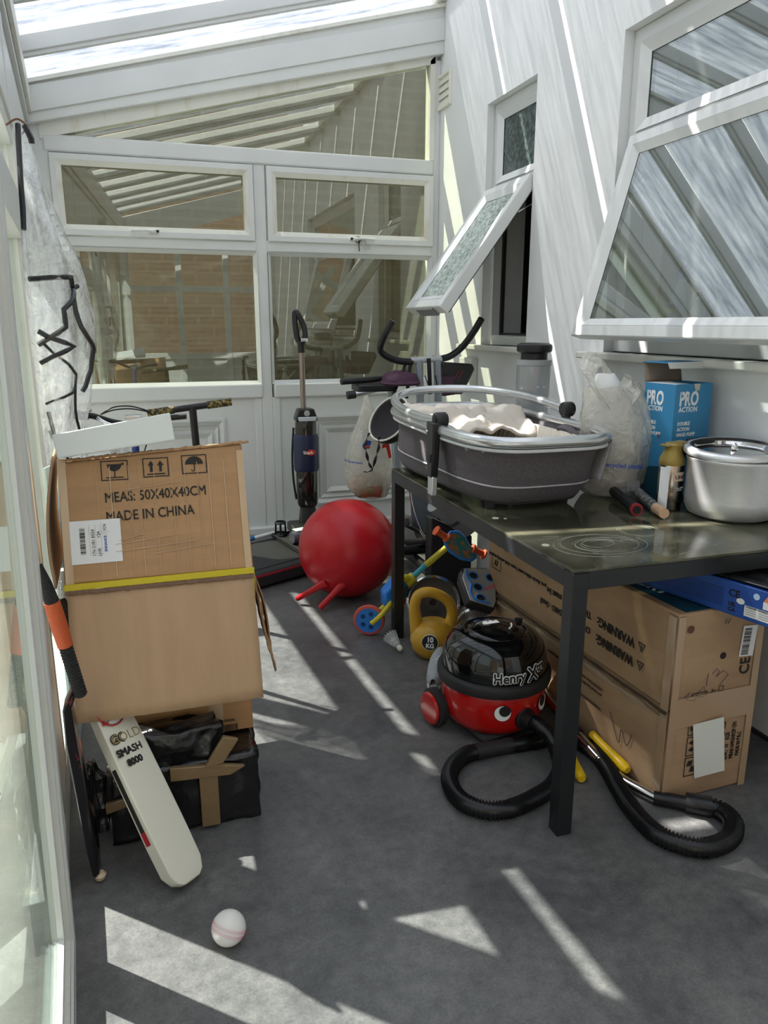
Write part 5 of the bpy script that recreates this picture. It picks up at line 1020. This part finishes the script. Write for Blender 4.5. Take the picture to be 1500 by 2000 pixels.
# toddler scooter
t=wthing('toy_scooter','blue, yellow and red three wheeled toy scooter tipped over behind the far table leg','scooter',(1.05,3.08,0))
or_=M('faded red rubber',(.55,.09,.07),.5); lb=M('bright blue plastic',(.03,.22,.70),.3); ly=M('lemon yellow plastic',(.60,.52,.03),.35); oo=M('orange grip rubber',(.62,.10,.03),.5)
def wheel3(c,rot,r):
    Mx=Matrix.Translation(c)@Euler(rot).to_matrix().to_4x4()
    MB().lathe([(r-.014,-.014),(r-.004,-.012),(r,0),(r-.004,.012),(r-.014,.014),(r-.014,-.014)],36,Mx).build('tyre',or_,t,smooth=True)
    w=MB().lathe([(0,-.010),(r-.014,-.012),(r-.014,.012),(0,.010)],36,Mx).build('wheel_disc',lb,t,smooth=True,ang=40)
    for k in range(5):
        a=2*PI*k/5; MB().lathe([(0,.0125),(.011,.0125),(.011,.0105),(0,.0105)],14,Mx@Matrix.Translation((.032*math.cos(a),.032*math.sin(a),-.0005))).build('spoke_hole',M('deep blue',(.005,.05,.22),.5),w)
wheel3(Vector((.908,3.04,.073)),(R(88),R(0),R(-22)),.072); wheel3(Vector((1.27,3.10,.10)),(R(70),R(20),R(20)),.055)
MB().tube(smoothpath([(.905,2.995,.072),(.945,2.99,.105),(1.0,3.03,.135),(1.03,3.06,.15)],5),[.011,.012]*7+[.014,.014],12).build('fork_arm',ly,t,smooth=True); MB().tube([(.965,3.07,.095),(1.03,3.08,.14)],.013,12).build('fork_arm',ly,t,smooth=True)
MB().prism([(.985,.115),(1.06,.15),(1.10,.24),(1.05,.26),(.98,.19)],1,3.04,3.11).build('steering_head',lb,t,bev=.012)
MB().tube([(1.085,3.05,.225),(1.125,3.05,.252)],[.030,.024],14).build('clamp_collar',ly,t,smooth=True); MB().box((1.055,3.02,.238),(1.10,3.06,.268)).build('clamp_lever',ly,t,bev=.01)
MB().tube([(1.115,3.05,.245),(1.185,3.04,.310)],.0135,14).build('column_sleeve',M('turquoise plastic',(.05,.42,.50),.35),t,smooth=True); MB().tube([(1.18,3.04,.305),(1.27,3.02,.385)],.0150,14).build('column',ly,t,smooth=True)
PL=basis((1.318,2.975,.392),(.23,-.05,-.13),(-.22,-.82,.52))
shp=[(-.085,.012),(-.075,.052),(-.04,.072),(.0,.064),(.03,.040),(.075,.020),(.092,-.005),(.075,-.035),(.02,-.052),(-.04,-.045),(-.078,-.022)]
MB().prism(shp,2,-.008,.008,PL).build('name_plate',lb,t,bev=.006); 
gfx=M('printed orange and teal patches',(.55,.16,.04),.4,col2=(.03,.22,.22),vs=26,thr=(.42,.55))
MB().prism([(x*.84,y*.80+.001) for x,y in shp],2,.0082,.0092,PL).build('printed_patch',gfx,t,label='orange and teal printed patch')
for s in (-1,1):
    a,b=(Vector((1.262,2.99,.437)),Vector((1.205,2.99,.480))) if s<0 else (Vector((1.375,2.97,.385)),Vector((1.435,2.965,.352)))
    MB().tube([a,a.lerp(b,.12),a.lerp(b,.2),a.lerp(b,.85),a.lerp(b,.88),b],[.022,.022,.0145,.0145,.023,.023],16).build('grip',oo,t,smooth=True)
MB().prism([(1.03,.115),(1.10,.10),(1.17,.16),(1.15,.23),(1.09,.21)],1,3.10,3.125).build('deck_plate',gfx,t,bev=.004,label='patterned footboard'); MB().prism([(1.02,.105),(1.10,.09),(1.185,.16),(1.16,.24),(1.08,.22)],1,3.126,3.15).build('deck',lb,t,bev=.006)
# ================================================================ BACK OF THE ROOM
t=thing('walking_treadmill','flat black walking treadmill with red edge line on the floor by the end wall','treadmill',(.53,4.06,0),(0,0,R(27)))
MB().box((-.56,-.26,.015),(.46,.26,.095)).build('deck_frame',blackm,t,bev=.012); MB().box((-.54,-.20,.093),(.44,.20,.099)).build('running_belt',M('belt black',(.018,.018,.022),.5,bump=.2,bs=200),t,bev=.002); MB().box((-.56,-.262,.075),(.46,-.255,.086)).build('red_line',M('dull red line',(.35,.02,.04),.4),t); MB().box((.2,-.264,.02),(.34,-.258,.034)).build('red_foot_strip',M('dull red line',(.35,.02,.04),.4),t)
t=wthing('blue_white_pole','white tube with blue sleeve lying on the treadmill','tube',(.62,4.42,.1))
MB().tube([(.30,4.22,.115),(.72,4.46,.118)],.011,12).build('tube',whitep,t,smooth=True); MB().tube([(.50,4.335,.116),(.585,4.383,.117)],.016,12).build('blue_sleeve',M('blue sleeve',(.02,.16,.36),.4),t,smooth=True)
t=thing('vacuum_dock','black storage dock tray with brush roll on the treadmill beside the hopper ball','dock',(.84,4.22,.101),(0,0,R(18)))
MB().prism([(-.11,-.20),(.12,-.20),(.14,.20),(-.07,.24)],2,0,.016).build('tray',blackm,t,bev=.006)
s=MB(); s.tube([(-.105,-.18,.022),(-.07,.22,.022),(.13,.19,.022),(.115,-.19,.022)],.007,8,closed=True); s.build('tray_lip',black,t,smooth=True)
s=MB(); s.lathe([(.036,.0),(.040,.005),(.034,.02)],24,Matrix.Translation((-.03,.19,.016))); s.lathe([(.033,.075),(.036,.080),(.030,.088),(.030,.075)],24,Matrix.Translation((-.03,.19,.016)))
for k in range(6): a=2*PI*k/6; s.bar((-.03+.035*math.cos(a),.19+.035*math.sin(a),.02),(-.03+.032*math.cos(a),.19+.032*math.sin(a),.10),.009,.004)
s.build('filter_cup',black,t,smooth=False)
MB().lathe([(0,-.09),(.035,-.09),(.038,-.08),(.038,.08),(.035,.09),(0,.09)],24,Matrix.Translation((.02,-.02,.055))@Matrix.Rotation(PI/2,4,'Y')).build('brush_roll_cover',M('grey smoked',(.10,.10,.12),.25),t,smooth=True,ang=40); MB().box((-.045,-.035,.092),(.04,.02,.096)).build('white_sticker',whitep,t); MB().box((-.05,-.085,.03),(.09,-.07,.05)).build('clear_strip',M('grey smoked',(.10,.10,.12),.25),t)
t=thing('upright_vacuum','slim navy upright vacuum cleaner standing in front of the end wall','vacuum cleaner',(.93,4.42,.105),(0,0,R(0)))
nv=M('navy plastic',(.010,.016,.055),.35); smk=M('smoked clear bin',(.012,.009,.009),.08,coat=.5)
MB().lathe([(0,.18),(.055,.18),(.064,.20),(.066,.44),(.060,.46),(0,.46)],32,sy=.9).build('dust_tank',smk,t,smooth=True,ang=50)
MB().lathe([(.0,.40),(.072,.40),(.076,.42),(.076,.60),(.070,.62),(0,.62)],32,sy=.9).build('motor_shell',nv,t,smooth=True,ang=50)
MB().lathe([(0,.60),(.064,.60),(.064,.695),(.058,.71),(0,.71)],32,sy=.9).build('water_tank',smk,t,smooth=True,ang=50)
MB().prism([(-.062,.70),(.062,.70),(.066,.715),(.045,.775),(-.045,.775),(-.066,.715)],1,-.045,.05).build('control_head',black,t,bev=.01); MB().prism([(-.050,.705),(.050,.705),(.056,.730),(-.056,.730)],1,-.062,-.046).build('silver_panel',M('pale silver',(.62,.68,.72),.3,.3),t,bev=.003); MB().lathe([(0,0),(.018,0),(.016,.004),(0,.005)],20,Matrix.Translation((0,-.047,.75))@Matrix.Rotation(PI/2,4,'X')).build('power_button',M('grey button',(.4,.4,.4),.4),t,smooth=True)
MB().tube([(-.010,0,.76),(-.014,0,1.10)],.0165,16).build('pole',M('champagne tube',(.32,.27,.25),.3,.9),t,smooth=True); MB().tube([(-.014,0,1.10),(-.016,0,1.16)],.020,14).build('pole_collar',black,t,smooth=True)
MB().tube(smoothpath([(-.014,-.01,1.155),(.008,-.01,1.19),(.004,0,1.25),(-.024,.01,1.315),(-.042,.02,1.325),(-.046,.01,1.27),(-.040,0,1.20),(-.030,0,1.165)],6),.0165,12).build('hand_loop',black,t,smooth=True)
MB().box((-.02,-.032,1.165),(.018,-.026,1.182)).build('white_badge',whitep,t); textM('Shark',.012,ink,t,basis((-.017,-.033,1.168),(1,0,0),(0,-1,0)))
MB().prism(ell(0,.52,.040,.020,20),1,-.0735,-.068).build('oval_badge',M('dark badge',(.02,.015,.03),.3),t,bev=.001); MB().prism(ell(.012,.52,.028,.017,20),1,-.0745,-.0735).build('red_badge',redink,t); textM('Shark',.026,whitep,t,basis((-.034,-.0752,.511),(1,0,0),(0,-1,0)),off=.0004)
MB().tube(smoothpath([(-.07,.02,.66),(-.082,.02,.5),(-.080,.02,.35),(-.065,.02,.22)],6),.007,8).build('cable',black,t,smooth=True); MB().lathe([(0,.02),(.05,.02),(.055,.10),(.045,.19),(0,.19)],24).build('neck',blackm,t,smooth=True); MB().box((-.12,-.13,.016),(.12,.08,.075)).build('floor_head',black,t,bev=.015)
# ---- exercise bike
t=wthing('exercise_bike','exercise bike with raised black handlebars and grey uprights in the far right corner','exercise bike',(1.5,3.85,0))
yb=3.85
def hb(pts,nm='handlebar',r=.0185,mat=black): return MB().tube(smoothpath(pts,8),r,14).build(nm,mat,t,smooth=True)
hb([(1.255,yb-.10,1.385),(1.215,yb-.07,1.30),(1.215,yb-.02,1.235),(1.27,yb,1.195),(1.34,yb,1.175),(1.40,yb,1.172)])
hb([(1.565,yb,1.185),(1.62,yb,1.20),(1.68,yb-.01,1.245),(1.72,yb-.06,1.32),(1.745,yb-.11,1.395)])
MB().tube([(1.39,yb,1.180),(1.575,yb,1.185)],.017,14).build('cross_bar',M('pale grey paint',(.55,.58,.60),.35,.2),t,smooth=True)
gp_=M('grey tube paint',(.33,.37,.41),.35,.3)
for x in (1.435,1.54): MB().tube([(x,yb,1.18),(x+.015,yb+.01,1.0),(x+.03,yb+.03,.55)],.021,14).build('upright',gp_,t,smooth=True); MB().lathe([(0,0),(.008,0),(.006,.006),(0,.007)],12,Matrix.Translation((x-.02,yb-.0,1.198))).build('bolt',M('copper bolt',(.5,.3,.2),.3,1),t,smooth=True)
MB().tube(smoothpath([(1.485,yb-.02,1.19),(1.49,yb-.02,1.12),(1.50,yb-.01,1.0)],6),.012,8).build('cable_sleeve',black,t,smooth=True)
hb([(1.46,yb-.03,1.10),(1.49,yb-.05,1.02),(1.53,yb-.04,1.03),(1.52,yb-.03,1.10)],'cable',.003)
for p,q in (((1.37,yb,1.18),(1.27,yb-.04,.98)),((1.39,yb,1.17),(1.36,yb-.02,.98))): MB().bar(p,q,.018,.006).build('strap',black,t)
MB().prism([(1.60,1.165),(1.80,1.15),(1.815,1.12),(1.745,.98),(1.60,.98)],1,yb+.10,yb+.125).build('console',M('dark console',(.035,.033,.035),.35),t,bev=.012)
for k in (0,.022): MB().bar((1.685+k,yb+.098,1.06),(1.715+k,yb+.098,1.115),.004,.002).build('red_mark',M('red led mark',(.6,.06,.03),.5),t)
MB().tube([(1.005,yb,1.075),(1.30,yb+.06,1.085)],.0165,14).build('side_bar',black,t,smooth=True); MB().tube([(1.30,yb+.06,1.085),(1.46,yb+.08,1.06)],.012,12).build('side_bar_link',black,t,smooth=True)
MB().tube([(1.03,yb-.02,1.005),(1.075,yb-.02,1.01)],.021,14).build('adjust_knob',black,t,smooth=True); MB().tube([(1.07,yb-.02,1.01),(1.20,yb,1.03)],.013,12).build('adjust_pin',chrome,t,smooth=True)
MB().box((1.09,yb-.03,1.02),(1.30,yb+.12,1.06)).build('seat_frame',black,t,bev=.01); MB().tube([(1.30,yb+.05,1.05),(1.36,yb+.05,.25)],.025,14).build('seat_post',gp_,t,smooth=True)
MB().tube([(1.15,yb+.06,.10),(1.75,yb+.06,.10)],.028,14).build('base_bar',black,t,smooth=True); MB().tube([(1.45,yb-.33,.045),(1.45,yb+.42,.045)],.028,14).build('base_bar',black,t,smooth=True)
for x,y in ((1.45,yb-.33),(1.45,yb+.42)): MB().tube([(x-.2,y,.03),(x+.2,y,.03)],.028,14).build('foot_bar',black,t,smooth=True)
MB().lathe([(0,-.04),(.17,-.04),(.19,-.02),(.19,.02),(.17,.04),(0,.04)],40,Matrix.Translation((1.50,yb,.32))@Matrix.Rotation(PI/2,4,'Y')).build('flywheel_case',M('dark gloss case',(.012,.010,.013),.15),t,smooth=True,ang=40)
MB().prism([(1.26,.70),(1.31,.72),(1.40,.45),(1.425,.34),(1.385,.30),(1.33,.33),(1.275,.5)],1,yb-.36,yb-.34).build('grey_guard',M('translucent grey guard',(.16,.18,.21),.2,coat=.3),t,bev=.008); MB().tube(smoothpath([(1.255,yb-.355,.72),(1.27,yb-.355,.5),(1.33,yb-.355,.325),(1.385,yb-.355,.29),(1.43,yb-.355,.34)],6),.006,8).build('guard_edge',chrome,t,smooth=True)
MB().lathe([(0,0),(.045,0),(.05,.02),(.045,.045),(0,.05)],24,Matrix.Translation((1.19,yb-.45,.40))).build('pedal_basket',M('dull steel',(.3,.3,.3),.4,1),t,smooth=True,ang=40); MB().tube([(1.20,yb-.42,.40),(1.36,yb-.30,.30)],.010,10).build('crank',black,t,smooth=True)
# knitted gloves
t=wthing('knitted_glove','purple knitted glove lying on the exercise bike console','glove',(1.62,3.9,1.0)); kn=M('purple knit',(.11,.055,.09),.95,bump=.8,bs=160)
crumpled(MB().box((1.565,yb+.02,.985),(1.655,yb+.085,1.085)),'palm',kn,t,6,.008,30,1); MB().tube([(1.585,yb+.05,1.07),(1.583,yb+.05,1.125)],[.018,.012],10).build('thumb',kn,t,smooth=True)
t=wthing('knitted_hat','purple knitted hat on the seat frame of the exercise bike','hat',(1.3,3.9,1.06)); crumpled(MB().lathe([(.085,0),(.09,.02),(.075,.05),(.03,.068),(0,.07)],24,Matrix.Translation((1.335,yb+.02,1.055)),sx=1.2),'crown',kn,t,1,.01,22,3); MB().lathe([(.088,-.004),(.094,.006),(.088,.018)],24,Matrix.Translation((1.335,yb+.02,1.055)),sx=1.2).build('brim',kn,t,smooth=True,solid=.006)
# ---- hanging carrier bag
t,S=bag('carrier_bag','white translucent carrier bag hanging from the exercise bike beside the helmet',(1.12,3.74,.465),[(0,.03,.02,.02),(.01,.08,.05,.02),(.07,.115,.075,0),(.14,.13,.08,0),(.24,.12,.07,.0),(.34,.09,.05,.0),(.43,.05,.03,.0),(.50,.018,.012,-.01),(.545,.010,.010,-.015)],4)
wraptext('made from recycled plastic',.016,blueink,t,.125,R(-200),.21,off=.0004); wraptext('Helping to\nreduce waste',.016,blueink,t,.12,R(-215),.16,off=.0004)
MB().prism([(-.06,.30),(-.04,.33),(-.01,.32),(-.02,.29),(-.05,.28)],1,-.085,-.083).build('blue_mark',blueink,t); MB().prism([(.05,.30),(.085,.31),(.10,.23),(.085,.225),(.07,.285),(.05,.28)],1,-.080,-.078).build('red_mark',redink,t)
crumpled(MB().lathe([(0,.02),(.07,.02),(.085,.08),(.06,.13),(0,.14)],16),'contents',M('green and red groceries',(.20,.22,.10),.6,col2=(.40,.14,.10),vs=10,thr=(.45,.55)),t,1,.02,14,8)
# ---- helmet
t=thing('bike_helmet','black bicycle helmet hanging upside down from the exercise bike','helmet',(1.185,3.60,.905),tuple(Vector((-.62,-.42,.55)).to_track_quat('Z','Y').to_euler()))
hp=[(.108*math.cos(PI/2*i/14),-.115*math.sin(PI/2*i/14)) for i in range(15)]
MB().lathe([(.112,.0)]+[(r*1.03,z) for r,z in hp],40,sy=1.2).build('shell',M('satin black shell',(.012,.012,.014),.35),t,smooth=True,ang=60)
MB().lathe([(.100,.004)]+[(r*.90,z*.88) for r,z in hp],40,sy=1.2).build('foam_liner',M('charcoal foam',(.07,.065,.07),.9,bump=.4,bs=160),t,smooth=True,ang=60)
MB().tube([(.108*math.cos(2*PI*i/48),.128*math.sin(2*PI*i/48),.001) for i in range(48)],.0055,8,closed=True).build('rim',M('pale rim',(.60,.57,.52),.5),t,smooth=True)
for a,zz in ((20,-.04),(70,-.05),(-30,-.045),(-80,-.05)): MB().lathe([(0,0),(.014,0),(0,.001)],14,Matrix.Rotation(R(a),4,'Z')@Matrix.Translation((.108,0,zz))@Matrix.Rotation(R(85),4,'Y'),sx=.7).build('vent_hole',M('vent shadow',(.3,.3,.27),.8),t)
t=wthing('helmet_strap','black twisted chin strap with buckle hanging down from the helmet','strap',(1.06,3.6,.75))
for k,P in enumerate(([(1.075,3.58,.84),(1.05,3.56,.79),(1.055,3.56,.74),(1.07,3.57,.69),(1.085,3.57,.66)],[(1.12,3.56,.82),(1.115,3.55,.77),(1.10,3.55,.72),(1.085,3.56,.66),(1.06,3.56,.645),(1.04,3.56,.65)])):
    pp=smoothpath(P,6); n=len(pp); MB().grid(lambda u,v:(lambda i:pp[i]+Vector((math.cos(i*.45),math.sin(i*.45)*.5,.0))*.008*(v-.5)*2)(min(n-1,int(u*(n-1)+.5))),n-1,1).build('webbing',black,t,smooth=True,solid=.002)
MB().box((1.045,3.555,.765),(1.072,3.565,.78)).build('buckle',M('red buckle',(.35,.06,.05),.4),t,bev=.002)
# ---- storage things behind the carton
t=wthing('white_crate','white slatted plastic crate behind the long carton','crate',(1.66,3.2,0))
wc=M('white crate plastic',(.74,.76,.76),.4); MB().box((1.55,3.10,.003),(1.88,3.30,.42)).build('crate_body',wc,t,bev=.008)
for i in range(4):
    for j in range(3): MB().box((1.565+i*.078,3.092,.03+j*.13),(1.635+i*.078,3.102,.145+j*.13)).build('crate_panel',wc,t,bev=.003)
t=wthing('rolled_mat','grey rolled mat standing under the far end of the table','mat',(1.42,3.32,0))
MB().tube([(1.30,3.22,.56),(1.48,3.22,.42)],.065,24).build('roll',M('grey mat foam',(.22,.23,.24),.8),t,smooth=True,ang=50); MB().tube([(1.395,3.22,.486),(1.41,3.22,.474)],.067,24).build('mat_band',M('dark mat band',(.07,.075,.08),.7),t,smooth=True); MB().tube([(1.48,3.22,.42),(1.492,3.22,.411)],[.062,.040],24).build('roll_end',M('pale mat foam',(.34,.33,.30),.8),t,smooth=True)
MB().prism([(1.28,0),(1.50,0),(1.50,.36),(1.28,.47)],1,3.24,3.32).build('stand',blackm,t,bev=.01)
# keys in the window handle
t=wthing('key_bunch','small bunch of keys hanging from the right sash handle of the end wall','keys',(1.385,4.85,1.87))
km=M('steel key',(.5,.48,.45),.35,1)
for dx,an in ((.02,25),(.035,40),(.0,5)):
    MB().prism([(0,0),(.012,-.004),(.012,-.02),(.006,-.024),(.006,-.07),(.0,-.07)],1,-.001,.001,Matrix.Translation((1.385+dx,4.838,1.885))@Matrix.Rotation(R(-an),4,'Y')).build('key',km if an>10 else black,t)
MB().tube([(1.385+.018*math.cos(a*PI/8),4.838,1.885+.018*math.sin(a*PI/8)) for a in range(16)],.0018,6,closed=True).build('key_ring',black,t,smooth=True)

# old marks on the vinyl
mk=M('pale floor stain',(.16,.16,.15),.7)
for i,(x,y,r) in enumerate(((1.62,1.43,.011),(1.50,1.24,.010),(1.47,1.20,.009),(.33,1.02,.006),(.62,1.22,.004))):
    MB().lathe([(0,.0012),(r*.8,.0012),(r,.0003)],18,Matrix.Translation((x,y,0))).build('floor_stain',mk,D.objects['floor'])
